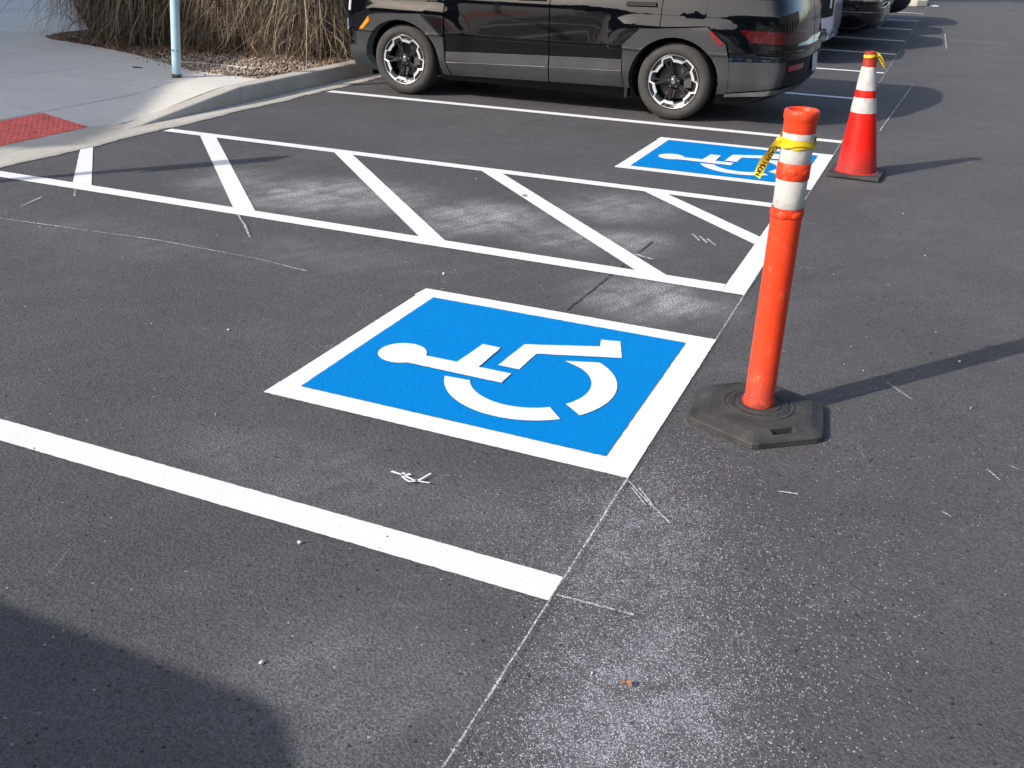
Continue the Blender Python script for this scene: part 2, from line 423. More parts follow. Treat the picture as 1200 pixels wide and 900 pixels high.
def slab(x0, x1, y0, y1, clip=False):
    gap = .005
    mb = MB(); nu = max(2, int((x1 - x0) / .18)); nv = max(2, int((y1 - y0) / .15))
    for i in range(nu + 1):
        for j in range(nv + 1):
            x = x0 + gap + (x1 - x0 - 2 * gap) * i / nu
            yb = min(y1, bed_edge(x)) if clip else y1
            y = y0 + gap + (max(yb, y0 + .02) - y0 - 2 * gap) * j / nv
            mb.v.append((x, y, zwalk(x, y)))
    for i in range(nu):
        for j in range(nv):
            a = i * (nv + 1) + j; mb.f.append((a, a + nv + 1, a + nv + 2, a + 1))
    ring = [i * (nv + 1) for i in range(nu + 1)] + [nu * (nv + 1) + j for j in range(1, nv + 1)] + \
           [i * (nv + 1) + nv for i in range(nu - 1, -1, -1)] + [j for j in range(nv - 1, 0, -1)]
    o = len(mb.v)
    for k in ring: vx, vy, vz = mb.v[k]; mb.v.append((vx, vy, vz - .02))
    for k in range(len(ring)):
        kk = (k + 1) % len(ring); mb.f.append((ring[k], o + k, o + kk, ring[kk]))
    ob = mb.build('slab', M['concrete'], walk, recalc=False)
    return ob
PADX0, PADX1, PADY0, PADY1 = -6.06, -5.58, 2.2, 5.80
xs = [-5.515, -6.10, -7.55, -9.0, -10.25, -11.8, -13.3, -14.9, -16.4]
yb = [-9.0, -6.0, -3.0, -.6, 2.2 - .004, 5.81, 7.15, 8.6, 10.1, 11.6, 13.1, 14.6, 16.1, 17.6, 19.5]
for i in range(len(xs) - 1):
    for j in range(len(yb) - 1):
        x1, x0, y0, y1 = xs[i], xs[i + 1], yb[j], yb[j + 1]
        if i == 0 and 2.1 < y0 < 5: continue           # the tactile pad sits here
        if x0 >= -10.3 and y0 >= 9.9 and x1 > -10.2: continue
        be = min(bed_edge(x0), bed_edge(x1))
        if y0 > max(bed_edge(x0 + .01), bed_edge(x1 - .01)): continue
        slab(x0, x1, y0, y1, clip=(be < y1))
# thin margin in front of the pad and apron between kerb back and slabs
mb = MB()
for j in range(60):
    y = -9 + (6.05 + 9) * j / 59
    mb.v += [(-5.41, y, .0125), (-5.45, y, zwalk(-5.45, y) + .003), (-5.585 if 2.1 < y < 5.80 else -5.50, y, zwalk(-5.585 if 2.1 < y < 5.80 else -5.50, y) + .003)]
for j in range(59): mb.f += [(3 * j, 3 * j + 1, 3 * j + 4, 3 * j + 3), (3 * j + 1, 3 * j + 2, 3 * j + 5, 3 * j + 4)]
mb.build('ramp_lip', M['kerb'], walk)
mb = MB(); mb.add([(-6.10, 2.2, zwalk(-6.10, 4)), (-6.062, 2.2, zwalk(-6.062, 4)), (-6.062, 5.805, zwalk(-6.062, 4)), (-6.10, 5.805, zwalk(-6.10, 4))], [(0, 1, 2, 3)])
mb.build('ramp_edge', M['kerb'], walk)

# tactile pad with truncated domes
pad = empty('tactile_pad', ((PADX0 + PADX1) / 2, 5.2, zwalk(-5.8, 4)))
tag(pad, 'red tactile paving panel with rows of small domes at foot of kerb ramp', 'tactile paving')
def padz(x): return zwalk(x, 4.0) + .006 - pad.location.z
for k in range(6):
    y1 = PADY1 - .605 * k; y0 = y1 - .60
    mb = MB()
    for x in (PADX0, (PADX0 + PADX1) / 2, PADX1):
        for y in (y0, y1):
            mb.v += [(x - pad.location.x, y - pad.location.y, padz(x))]
    mb.f += [(0, 2, 3, 1), (2, 4, 5, 3)]
    for a, b in ((0, 2), (2, 4), (4, 5), (5, 3), (3, 1), (1, 0)):
        va, vb = mb.v[a], mb.v[b]; o = len(mb.v)
        mb.v += [(va[0], va[1], va[2] - .012), (vb[0], vb[1], vb[2] - .012)]; mb.f.append((a, b, o + 1, o))
    t = mb.build('tile', M['tactile'], pad)
    dm = MB()
    for i in range(9):
        for j in range(11):
            x = PADX0 + .03 + i * .0525; y = y0 + .028 + j * .0545
            dm.lathe([(.013, -.001), (.011, .004), (.007, .006)], 7, (x - pad.location.x, y - pad.location.y, padz(x)))
    stuff(dm.build('dome_rows', M['tactile'], t))

# gravel bed
mb = MB()
pts = BED + [(-10.25, 27), (-5.50, 27)]
mb.add([(x, y, .128) for x, y in pts], [tuple(range(len(pts)))])
bed = struct(mb.build('planting_bed', M['soil']))
ico = []; icf = []
bm = bmesh.new(); bmesh.ops.create_icosphere(bm, subdivisions=1, radius=1); bm.verts.ensure_lookup_table()
ico = [v.co.copy() for v in bm.verts]; icf = [tuple(v.index for v in f.verts) for f in bm.faces]; bm.free()
def stones(name, spots, mat):
    vs = []; fs = []; tint = []
    for (x, y, z, r, c) in spots:
        o = len(vs); m = Matrix.Rotation(random.uniform(0, 6.3), 3, Vector((random.uniform(-1, 1), random.uniform(-1, 1), random.uniform(-1, 1))).normalized())
        s = (r * random.uniform(.8, 1.4), r * random.uniform(.6, 1.1), r * random.uniform(.45, .8))
        for v in ico:
            j = random.uniform(.8, 1.15)
            q = m @ Vector((v.x * s[0] * j, v.y * s[1] * j, v.z * s[2] * j)); vs.append((x + q.x, y + q.y, z + q.z)); tint += [*c, 1]
        fs += [tuple(i + o for i in f) for f in icf]
    b = MB(); b.v = vs; b.f = fs
    return b.build(name, mat, recalc=False, tint=tint)
sp = []
pal = [(.42, .35, .27), (.33, .27, .21), (.50, .44, .36), (.25, .19, .14), (.30, .24, .19), (.38, .28, .20), (.22, .16, .12)]
while len(sp) < 15000:
    x = random.uniform(-10.2, -5.51); y = random.uniform(7.98, 12.5)
    if y < bed_edge(x) - .02: continue
    if y > 10.8 and random.random() < .6: continue
    b = random.uniform(.7, 1.15); c = random.choice(pal)
    far = min(1, max(0, (-6.8 - x) / 1.5))
    if random.random() < far * .8: c = random.choice([(.20, .115, .08), (.16, .10, .07), (.25, .16, .11)])
    sp.append((x, y, .130 + random.uniform(0, .018), random.uniform(.007, .019), tuple(q * b * 1.15 for q in c)))
for _ in range(60):      # a few stones spilled over the kerb top and walk
    x = random.uniform(-7.5, -5.6); sp.append((x, bed_edge(x) - abs(random.gauss(0, .10)), .162, random.uniform(.006, .012), random.choice(pal)))
gv = stuff(stones('gravel', sp, M['gravel'])); gv['label'] = 'tan gravel and bark chips in the planting bed'

# ------------------------------------------------------------------ painted markings
PZ = .004
def ribbon_pts(p0, p1, w, step=.012, jit=.0006, ends=True):
    a = Vector(p0); b = Vector(p1); d = (b - a); L = d.length; d /= L; nrm = Vector((-d.y, d.x))
    n = max(2, int(L / step)); lf = []; rt = []
    for i in range(n + 1):
        q = a + d * (L * i / n); j1 = random.gauss(0, jit); j2 = random.gauss(0, jit)
        lf.append(q + nrm * (w / 2 + j1)); rt.append(q - nrm * (w / 2 + j2))
    return lf, rt
def line_mb(p0, p1, w, z=PZ, step=.012, jit=.0006, skew0=0.0, skew1=0.0, org=(0, 0)):
    lf, rt = ribbon_pts(p0, p1, w, step, jit)
    d = (Vector(p1) - Vector(p0)).normalized()
    lf[0] += d * skew0; rt[0] -= d * skew0; lf[-1] += d * skew1; rt[-1] -= d * skew1
    mb = MB(); n = len(lf)
    for a, b in zip(lf, rt): mb.v += [(a.x - org[0], a.y - org[1], z), (b.x - org[0], b.y - org[1], z)]
    mb.f = [(2 * i, 2 * i + 1, 2 * i + 3, 2 * i + 2) for i in range(n - 1)]
    return mb
def rough_poly(pts, step=.012, jit=.0006):
    out = []
    for i in range(len(pts)):
        a = Vector(pts[i]); b = Vector(pts[(i + 1) % len(pts)]); L = (b - a).length; n = max(1, int(L / step)); d = (b - a) / L; nr = Vector((-d.y, d.x))
        for k in range(n):
            q = a + (b - a) * (k / n)
            if k: q += nr * random.gauss(0, jit)
            out.append((q.x, q.y))
    return out
def poly_obj(name, pts, z, m, parent, org):
    cv, _, cfs, *_ = delaunay_2d_cdt([Vector((x - org[0], y - org[1])) for x, y in pts], [], [list(range(len(pts)))], 1, 1e-7)
    mb = MB(); mb.add([(q.x, q.y, z) for q in cv], [tuple(f) for f in cfs])
    o = mb.build(name, m, parent, recalc=False)
    bm = bmesh.new(); bm.from_mesh(o.data)
    for f in bm.faces:
        if f.normal.z < 0: f.normal_flip()
    bm.to_mesh(o.data); bm.free()
    return o

GL = 'white stall lines'
def stall(y0, y1, x0, label, x1=0.0):
    o = line_mb((x0, (y0 + y1) / 2), (x1, (y0 + y1) / 2), abs(y1 - y0), org=(0, 0)).build('stall_line', M['white_paint'], recalc=False)
    for p_ in o.data.polygons: pass
    tag(o, label, 'painted line', GL); return o
stall(1.823, 1.932, -5.08, 'broad white stall line in the open asphalt before the large blue symbol', -.004)
stall(8.435, 8.548, -5.06, 'white stall line running under the near wheels of the black SUV')
far_lab = ['white stall line crossing the shadow of the black SUV', 'white stall line between empty bay and white car',
           'white stall line between white car and black sedan', 'white stall line between black sedan and dark grey car',
           'white stall line between dark grey car and silver car', 'white stall line just past the silver car', 'white stall line in front of the far kerbed island']
for y, lb in zip((11.0, 13.36, 15.66, 17.8, 20.12, 22.28, 24.6), far_lab): stall(y - .05, y + .05, -5.06, lb, -.02)

# access aisle: outline and diagonal hatch stripes, one painted figure
AX = (-2.5, 5.3)
aisle = empty('access_aisle_marking', (AX[0], AX[1], 0))
tag(aisle, 'white hatched access aisle with diagonal stripes between the two blue symbols', 'painted marking')
line_mb((-5.07, 4.426), (-.11, 4.426), .115, org=AX).build('border_line', M['white_paint'], aisle, recalc=False)
line_mb((-5.07, 6.128), (-.11, 6.128), .105, org=AX).build('border_line', M['white_paint'], aisle, recalc=False)
line_mb((-.056, 4.368), (-.056, 6.18), .112, org=AX).build('end_line', M['white_paint'], aisle, recalc=False)
def hatch(xt, xb, w=.115, yt=6.074, ybt=4.485, end=None):
    hw = w / 2 * 1.414
    if end: pts = [(xt - hw, yt), (xt + hw, yt), (-.113, end[0]), (-.113, end[1])]
    else: pts = [(xt - hw, yt), (xt + hw, yt), (xb + hw, ybt), (xb - hw, ybt)]
    poly_obj('hatch_stripe', rough_poly(pts), PZ, M['white_paint'], aisle, AX)
hatch(-4.61, -3.03); hatch(-3.345, -1.755); hatch(-2.115, -.50)
poly_obj('hatch_stripe', rough_poly([(-5.10, 5.235), (-5.085, 5.345), (-4.235, 4.485), (-4.395, 4.485)]), PZ, M['white_paint'], aisle, AX)
hatch(-.92, 0, end=(5.385, 5.225))

# accessible-parking symbols
def circle(c, r, n=40): return [(c[0] + r * math.cos(2 * math.pi * i / n), c[1] + r * math.sin(2 * math.pi * i / n)) for i in range(n)]
def arc(c, r, a0, a1, n=24): return [(c[0] + r * math.cos(R(a0 + (a1 - a0) * i / n)), c[1] + r * math.sin(R(a0 + (a1 - a0) * i / n))) for i in range(n + 1)]
SYM = (-.70, 3.13)
def symbol(dy, label):
    ox, oy = SYM; org = (ox, oy)
    root = empty('accessible_symbol', (ox, oy + dy, 0)); tag(root, label, 'parking symbol')
    xo0, xo1, yo0, yo1 = -1.405, 0.0, 2.50, 3.758
    xi0, xi1, yi0, yi1 = -1.306, -.111, 2.601, 3.656
    wz = M['white_paint']
    poly_obj('border', rough_poly([(xo0, yo0), (xo1, yo0), (xo1, yi0), (xo0, yi0)]), PZ, wz, root, org)
    poly_obj('border', rough_poly([(xo0 - .004, yi1), (xo1, yi1), (xo1 + .003, yo1), (xo0 + .006, yo1)]), PZ, wz, root, org)
    poly_obj('border', rough_poly([(xo0 + .002, yi0), (xi0, yi0), (xi0, yi1), (xo0 + .006, yi1)]), PZ, wz, root, org)
    poly_obj('border', rough_poly([(xi1, yi0), (xo1, yi0), (xo1 + .002, yi1), (xi1, yi1)]), PZ, wz, root, org)
    poly_obj('blue_field', rough_poly([(xi0 - .003, yi0 - .003), (xi1 + .003, yi0 - .003), (xi1 + .003, yi1 + .003), (xi0 - .003, yi1 + .003)], .02, .0008), PZ + .003, M['blue_paint'], root, org)
    z = PZ + .006
    fig = [(-1.03, 3.043), (-.879, 3.045), (-.863, 3.253), (-.781, 3.250), (-.782, 3.039), (-.641, 3.039), (-.642, 2.948), (-1.04, 2.953)]
    poly_obj('head', circle((-1.118, 3.030), .0985), z, wz, root, org)
    poly_obj('torso', rough_poly([(-1.055, 3.044)] + fig[1:7] + [(-1.05, 2.952)], .03, .0008), z + .0015, wz, root, org)
    poly_obj('leg', rough_poly([(-.721, 3.092), (-.709, 3.331), (-.418, 3.451), (-.438, 3.522), (-.358, 3.541), (-.301, 3.379), (-.626, 3.265), (-.630, 3.092)], .03, .0008), z, wz, root, org)
    c = (-.552, 3.021)
    poly_obj('wheel_arc', arc(c, .331, 199.5, 311) + arc(c, .233, 310, 206.5), z, wz, root, org)
    poly_obj('wheel_arc', arc(c, .331, -35.5, 56) + [(-.497, 3.249)] + arc(c, .233, 54.5, -34), z, wz, root, org)
    return root
symbol(0, 'large blue and white wheelchair symbol beside the hexagonal rubber base')
symbol(4.16, 'blue and white wheelchair symbol between the hatched aisle and the black SUV')

# chalk: snapped layout line and stray marks
def chalk_line(name, pts, w, label, cat='chalk mark', group=None, z=.0105):
    mb = MB(); fp = []
    for a, b in zip(pts, pts[1:]):
        a = Vector(a); b = Vector(b); n = max(1, int((b - a).length / .05))
        for i in range(n): fp.append(a + (b - a) * (i / n))
    fp.append(Vector(pts[-1]))
    for i, q in enumerate(fp):
        d = (fp[min(i + 1, len(fp) - 1)] - fp[max(i - 1, 0)]).normalized(); nr = Vector((-d.y, d.x)) * (w / 2 * random.uniform(.7, 1.25))
        q = q + nr * random.uniform(-.3, .3)
        mb.v += [(q.x + nr.x, q.y + nr.y, z), (q.x - nr.x, q.y - nr.y, z)]
    mb.f = [(2 * i, 2 * i + 1, 2 * i + 3, 2 * i + 2) for i in range(len(fp) - 1)]
    o = mb.build(name, M['chalk'], recalc=False); tag(o, label, cat, group); return o
o = chalk_line('chalk_line', [(.001, .5), (.003, 26.8)], .0055, 'long thin chalk line snapped along the ends of the stalls')
chalk_line('chalk_line', [(.25, 9.14), (.28, 9.97), (.32, 11.02), (.37, 12.43)], .010, 'thin pale chalk line just past the orange cone')
chalk_line('chalk_line', [(.009, 1.848), (.216, 1.855)], .008, 'short chalk tick extending from end of the broad stall line')
sq = [[(-.690, 2.203), (-.665, 2.200), (-.640, 2.196), (-.62, 2.190), (-.60, 2.186), (-.575, 2.188), (-.548, 2.192)],
      [(-.650, 2.212), (-.648, 2.200), (-.640, 2.188), (-.628, 2.179), (-.612, 2.174), (-.600, 2.178), (-.590, 2.188), (-.583, 2.203), (-.577, 2.222), (-.572, 2.245)], [(-.640, 2.200), (-.628, 2.215)]]
root = empty('chalk_scribble', (-.62, 2.2, 0)); tag(root, 'white chalk scribble on asphalt below the large blue symbol', 'chalk mark')
for p_ in sq:
    o = chalk_line('stroke', [(a + .62, b - 2.2) for a, b in p_], .0085, ''); o.parent = root
    for k in ('label', 'category'): del o[k]
    o.data.materials[0] = M['white_paint']
GM = 'stray chalk marks'
chalk_line('chalk_mark', [(-2.99, 4.37), (-2.81, 4.206), (-2.63, 4.02)], .012, 'chalk tail below the second hatch stripe from the kerb', group=GM)
chalk_line('chalk_mark', [(-4.25, 4.368), (-4.10, 4.212)], .012, 'chalk tail below the first hatch stripe at the kerb', group=GM)
chalk_line('chalk_mark', [(-4.6, 3.62), (-3.042, 3.752), (-2.377, 3.738), (-2.03, 3.692)], .007, 'faint long chalk line in the bay above the large blue symbol', group=GM)
chalk_line('chalk_mark', [(-4.193, 3.891), (-4.264, 4.12)], .010, 'short faint chalk stroke near the start of the aisle border', group=GM)
chalk_line('chalk_mark', [(-.649, 4.719), (-.543, 4.678)], .018, 'white dash beside the fourth hatch stripe near its foot', group=GM)
def chalk_set(name, strokes, w, label):
    ox, oy = strokes[0][0]
    root = empty(name, (ox, oy, 0)); tag(root, label, 'chalk mark', GM)
    for p_ in strokes:
        o = chalk_line('stroke', [(a - ox, b - oy) for a, b in p_], w, ''); o.parent = root
        for k in ('label', 'category'): del o[k]
chalk_set('chalk_mark', [[(.004, 2.481), (.09, 2.39), (.168, 2.32)], [(.05, 2.45), (.12, 2.37), (.19, 2.30)], [(.03, 2.44), (.10, 2.36)]], .005, 'scratched chalk strokes at the near corner of large blue symbol')
chalk_set('chalk_mark', [[(-.47 + .05 * k, 5.24 - .03 * k), (-.40 + .05 * k, 5.12 - .02 * k)] for k in range(3)], .012, 'three short white dashes in the last aisle cell')
chalk_set('chalk_mark', [[(.61, 18.8), (1.53, 18.37)], [(.648, 18.35), (1.145, 18.24)], [(.553, 19.6), (.64, 16.9)], [(.2, 19.0), (.6, 18.9)], [(1.0, 16.2), (2.2, 16.4)]], .018, 'faint crossing chalk marks on the lane by the far shadows')
chalk_set('chalk_mark', [[(1.05, 3.06), (1.09, 3.0)], [(1.12, 3.12), (1.15, 3.10)], [(.92, 2.72), (.95, 2.70)]], .006, 'small white scuffs on asphalt before the shadow of the orange post')
chalk_line('chalk_mark', [(.45, 2.62), (.51, 2.63)], .006, 'short pale scuff on asphalt in front of the rubber base', group=GM)
chalk_line('chalk_mark', [(.70, 3.62), (.80, 3.50)], .006, 'pale scuff on asphalt across the shadow of the orange post', group=GM)
# paved seam between two pours near the large symbol
M['seam'] = simple('seam_tar', (.045, .044, .046), .9, var=.4)
mb = line_mb((-.695, 3.79), (-.64, 5.0), .009, z=.0035, jit=.0028); o = mb.build('pavement_seam', M['seam'], recalc=False); struct(o)
# far arrow
o = poly_obj('arrow_marking', [(-.044, 27.1), (.05, 27.45), (.0, 28.1), (.24, 27.7), (.22, 27.4), (.10, 27.3)], PZ, M['white_paint'], None, (0, 0)); tag(o, 'small white painted arrowhead beside the far island', 'painted marking')

# debris
def leaf(x, y, r, label):
    mb = MB(); n = 7; vs = [(0, 0, .006)]
    for i in range(n):
        a = 2 * math.pi * i / n; k = r * random.uniform(.5, 1.2); vs.append((k * math.cos(a), .7 * k * math.sin(a), random.uniform(.002, .016)))
    mb.add(vs, [(0, 1 + i, 1 + (i + 1) % n) for i in range(n)])
    o = mb.build('dry_leaf', M['fallen_leaf'], loc=(x, y, .006)); tag(o, label, 'leaf', 'fallen leaves')
leaf(-1.655, 5.575, .028, 'curled brown dry leaf on the third hatch stripe edge')
leaf(.272, 1.612, .012, 'tiny brown dry leaf on speckled asphalt in the foreground')
pb = []
for _ in range(160):
    x = random.uniform(-4.8, 1.4); y = random.uniform(.9, 6.5)
    pb.append((x, y, .004, random.uniform(.0018, .0045), (.6, .58, .55) if random.random() < .5 else (.08, .07, .06)))
for x, y in ((-1.9, 2.92), (-1.42, 3.98), (-.53, 1.32), (-.73, 1.76), (.96, 3.98)): pb.append((x, y, .006, .007, (.75, .74, .72)))
o = stuff(stones('loose_grit', pb, M['gravel'])); o['label'] = 'scattered white and dark grit on the asphalt'

# ------------------------------------------------------------------ delineator post
PC = (.29, 3.125)
post = empty('delineator_post', (PC[0], PC[1], 0)); tag(post, 'tall orange delineator post with white bands on hexagonal black rubber base', 'delineator post')
mb = MB(); HR = .268; rings = []
def hexring(r, z, round_=.18, dz=None):
    pts = []
    for k in range(6):
        a = R(37 + 60 * k); 
        for t in (-.5, 0, .5):
            va = Vector((math.cos(a), math.sin(a))) * r
            nb = Vector((math.cos(a + R(60) * (1 if t > 0 else -1)), math.sin(a + R(60) * (1 if t > 0 else -1)))) * r
            q = va + (nb - va) * (round_ * abs(t)) if t else va * (1 - round_ * .12)
            pts.append((q.x, q.y, z))
    return pts
prof = [(HR, .001), (HR, .020), (HR - .004, .025), (HR - .052, .043), (HR - .075, .047), (.148, .048)]
for r, z in prof: mb.v += hexring(r, z)
for k in range(len(prof) - 1):
    for i in range(18): j = (i + 1) % 18; mb.f.append((k * 18 + i, k * 18 + j, (k + 1) * 18 + j, (k + 1) * 18 + i))
mb.f.append(tuple(range(17, -1, -1))); mb.f.append(tuple(range(5 * 18, 6 * 18)))
bs = mb.build('base', M['rubber'], post, bevel=.003)
# hand slots cut through
cut = MB()
for a in (R(37 + 270), R(37 + 90)):
    c = Vector((math.cos(a), math.sin(a))) * .190; t = Vector((-c.y, c.x)).normalized(); nn = c.normalized()
    q = [c + t * .042 + nn * .012, c - t * .042 + nn * .012, c - t * .042 - nn * .012, c + t * .042 - nn * .012]
    cut.prism([(v.x, v.y) for v in q], .008, .09)
co = cut.build('slot_cutter', None, loc=(PC[0], PC[1], 0))
bo = bs.modifiers.new('slots', 'BOOLEAN'); bo.object = co; bo.operation = 'DIFFERENCE'; bo.solver = 'EXACT'
bpy.context.view_layer.update()
bs.modifiers.move(2, 0)
dg = bpy.context.evaluated_depsgraph_get(); me2 = bpy.data.meshes.new_from_object(bs.evaluated_get(dg)); bs.modifiers.clear(); bs.data = me2
me2.polygons.foreach_set('use_smooth', [False] * len(me2.polygons))
bpy.data.objects.remove(co)
# raised disc with groove, marks round it
mb = MB(); mb.lathe([(.128, .046), (.128, .0505), (.124, .052), (.119, .052), (.117, .049), (.112, .049), (.110, .052), (.086, .053), (.084, .0505), (.080, .0505), (.078, .054), (.06, .056)], 64)
disc_ = mb.build('disc', M['rubber'], bs, smooth=False, bevel=.0008)
for k in range(18):
    a = k * 2 * math.pi / 18 + random.uniform(-.05, .05); mb = MB(); ww = random.uniform(.006, .012)
    mb.box(-ww, ww, -.004, .004, .052, .0548)
    o = mb.build('embossed_mark', M['rubber'], bs); o.rotation_euler = (0, 0, a - math.pi / 2); o.location = (.098 * math.cos(a), .098 * math.sin(a), 0)
TR = .0515
mb = MB()
mb.lathe([(TR + .006, .050), (TR + .007, .060), (TR + .006, .072), (TR, .082), (TR - .001, .4), (TR - .001, .74)], 40, cap=False)
mb.build('tube', M['post_orange'], post, smooth=True)
mb = MB(); mb.lathe([(TR - .001, .742), (TR + .0005, .746), (TR + .0005, .772)], 40, cap=False); mb.build('tube_collar', M['post_orange'], post, smooth=True)
for z0, z1 in ((.772, .864), (.918, 1.012)):
    mb = MB(); mb.lathe([(TR - .002, z0), (TR - .0015, z0 + .001), (TR - .0015, z1 - .001), (TR - .002, z1)], 40, cap=False); mb.build('reflective_band', M['sheeting'], post, smooth=True)
mb = MB(); mb.lathe([(TR - .0015, .864), (TR + .0015, .868), (TR + .0015, .914), (TR - .0015, .918)], 40, cap=False); mb.build('tube_collar', M['post_orange'], post, smooth=True)
mb = MB(); mb.lathe([(TR - .0015, 1.012), (TR - .0005, 1.016), (TR - .0005, 1.045), (TR + .0005, 1.050), (TR + .0028, 1.054), (TR + .0036, 1.066), (TR + .0028, 1.077), (TR - .001, 1.082), (TR - .005, 1.083), (TR - .009, 1.078), (TR - .010, 1.06), (TR - .010, .80)], 40, cap=False)
mb.build('rim', M['post_orange'], post, smooth=True)
for z in (.892, .752):
    for k in range(6):
        a = k * 2 * math.pi / 6 + .35 + (z > .8) * .25
        mb = MB(); nv = 8
        vs = []; fs = []
        for i in range(5):
            ph = math.pi / 2 * i / 4
            for j in range(12):
                th = 2 * math.pi * j / 12
                u = .0225 * math.cos(ph) * math.cos(th); v = .0135 * math.cos(ph) * math.sin(th); rr = TR - .001 + .0048 * math.sin(ph)
                vs.append((rr * math.cos(a + u / TR), rr * math.sin(a + u / TR), z + v))
        for i in range(4):
            for j in range(12): fs.append((i * 12 + j, i * 12 + (j + 1) % 12, (i + 1) * 12 + (j + 1) % 12, (i + 1) * 12 + j))
        mb.add(vs, fs); mb.build('raised_lug', M['post_orange'], post, smooth=True)

# caution tape tied to post and cone: ribbons with printed marks
def ribbon(path, widths, wdir, thick=.0):
    mb = MB()
    for i, (p_, w_) in enumerate(zip(path, widths)):
        d = wdir[i] if isinstance(wdir, list) else wdir
        d = Vector(d).normalized() * (w_ / 2); p_ = Vector(p_)
        mb.v += [tuple(p_ + d), tuple(p_ - d)]
    mb.f = [(2 * i, 2 * i + 1, 2 * i + 3, 2 * i + 2) for i in range(len(path) - 1)]
    return mb
def text_mesh(txt, size):
    cu = bpy.data.curves.new('t', 'FONT'); cu.body = txt; cu.size = size; cu.offset = .0007 if size < .05 else 0.0; cu.align_x = 'CENTER'; cu.align_y = 'CENTER'
    o = bpy.data.objects.new('t', cu); col.objects.link(o); bpy.context.view_layer.update()
    dg = bpy.context.evaluated_depsgraph_get(); me = bpy.data.meshes.new_from_object(o.evaluated_get(dg)); bpy.data.objects.remove(o)
    return me
def text_obj(name, txt, size, m, parent, mw):
    me = text_mesh(txt, size); me.materials.append(m); o = bpy.data.objects.new(name, me); col.objects.link(o); o.parent = parent; o.matrix_local = mw; return o

tp = empty('caution_tape', (PC[0], PC[1], 0)); tag(tp, 'yellow caution tape knotted around the tall orange delineator post', 'caution tape')
path = []; wd = []; ws = []
for i in range(49):
    a = 2 * math.pi * i / 48 + R(200)
    path.append(((TR + .0035) * math.cos(a), (TR + .0035) * math.sin(a), .985 + .007 * math.cos(a - 2.4) + .002 * math.sin(5 * a))); wd.append((0.12 * math.cos(a), .12 * math.sin(a), 1)); ws.append(.026 + .005 * math.sin(3 * a))
ribbon(path, ws, wd).build('loop', M['tape'], tp, smooth=True)
path = [(.000 + TR * math.cos(R(200 + q)) * 1.14, TR * math.sin(R(200 + q)) * 1.14, .978 - .006 * math.sin(q * .05)) for q in range(0, 360, 10)]
ribbon(path, [.012] * len(path), (0, 0, 1)).build('loop', M['tape'], tp, smooth=True)
side = Vector((-cr[0], -cr[1], 0)).normalized()      # knot sits on the side away from the lane
fr = Vector((.35, -.93, 0))
for q, (dx, ln, ph) in enumerate(((.0, .105, 0), (.010, .118, .6))):
    path = []; ws = []; wd = []
    for i in range(13):
        t = i / 12
        p_ = side * (TR + .004 + dx + .052 * t + .006 * math.sin(t * 3 + ph)) + fr * (.004 + .006 * math.sin(5 * t + ph)) + Vector((0, 0, .985 - ln * t))
        path.append(p_); ws.append(.012 + .013 * min(1, t * 2.0)); wd.append(side * (.9 - .3 * t) + fr * (.3 * math.sin(4 * t + ph)) + Vector((0, 0, .35)))
    tl = ribbon(path, ws, wd).build('tail', M['tape'], tp, smooth=True)
    for k, ch in enumerate('CAUTION'):
        t = .22 + .115 * k; i = min(11, int(t * 12)); p_ = path[i].lerp(path[i + 1], t * 12 - i)
        d = (path[i + 1] - path[i]).normalized(); wv = wd[i].normalized(); wv = (wv - d * wv.dot(d)).normalized(); nn = d.cross(wv)
        if nn.dot(fr) < 0: nn = -nn
        yv = nn.cross(d)
        m4 = Matrix(((d.x, yv.x, nn.x, 0), (d.y, yv.y, nn.y, 0), (d.z, yv.z, nn.z, 0), (0, 0, 0, 1)))
        m4.translation = p_ + nn * .0012
        text_obj('printed_letter', ch, .020, M['tape_ink'], tl, m4)
mb = MB(); mb.lathe([(.002, -.010), (.009, -.006), (.011, 0), (.008, .007), (.002, .010)], 10); kn = mb.build('knot', M['tape'], tp, smooth=True); kn.location = side * (TR + .008) + Vector((0, 0, .985))

# ------------------------------------------------------------------ traffic cone
CC = (.228, 7.30)
cone = empty('traffic_cone', (CC[0], CC[1], 0)); tag(cone, 'orange traffic cone with two white collars on black square base', 'traffic cone')
CH = .85; lean = Vector((-.045, .0, 0))
def crad(z): return .142 + (.036 - .142) * (z - .03) / (CH - .03)
def cone_part(name, z0, z1, m, off=0.0, n=8, lumpy=0.0):
    mb = MB(); N = 40
    for k in range(n + 1):
        z = z0 + (z1 - z0) * k / n; r = crad(z) + off
        for i in range(N):
            a = 2 * math.pi * i / N; rr = r + lumpy * math.sin(3 * a + 40 * z) * math.sin(7 * a + 1)
            mb.v.append((rr * math.cos(a) + lean.x * z / CH, rr * math.sin(a) + lean.y * z / CH, z))
    for k in range(n):
        for i in range(N): j = (i + 1) % N; mb.f.append((k * N + i, k * N + j, (k + 1) * N + j, (k + 1) * N + i))
    return mb.build(name, m, cone, smooth=True)
zt = lambda f: CH * (1 - f) 
cone_part('cone_body', .028, zt(.475), M['cone_orange'])
cone_part('collar', zt(.475), zt(.355), M['sheeting'], .001, 6, .0012)
cone_part('cone_band', zt(.355), zt(.297), M['cone_orange'], .0005, 4, .0012)
cone_part('collar', zt(.297), zt(.115), M['sheeting'], .001, 8, .0012)
cone_part('cone_top', zt(.115), CH, M['cone_top'], 0, 4, .0008)
mb = MB(); mb.lathe([(crad(CH), CH), (crad(CH) - .006, CH + .002), (crad(CH) - .008, CH - .02), (.02, CH - .05)], 32, (lean.x, 0, 0), cap=False); mb.build('cone_mouth', M['cone_top'], cone, smooth=True)
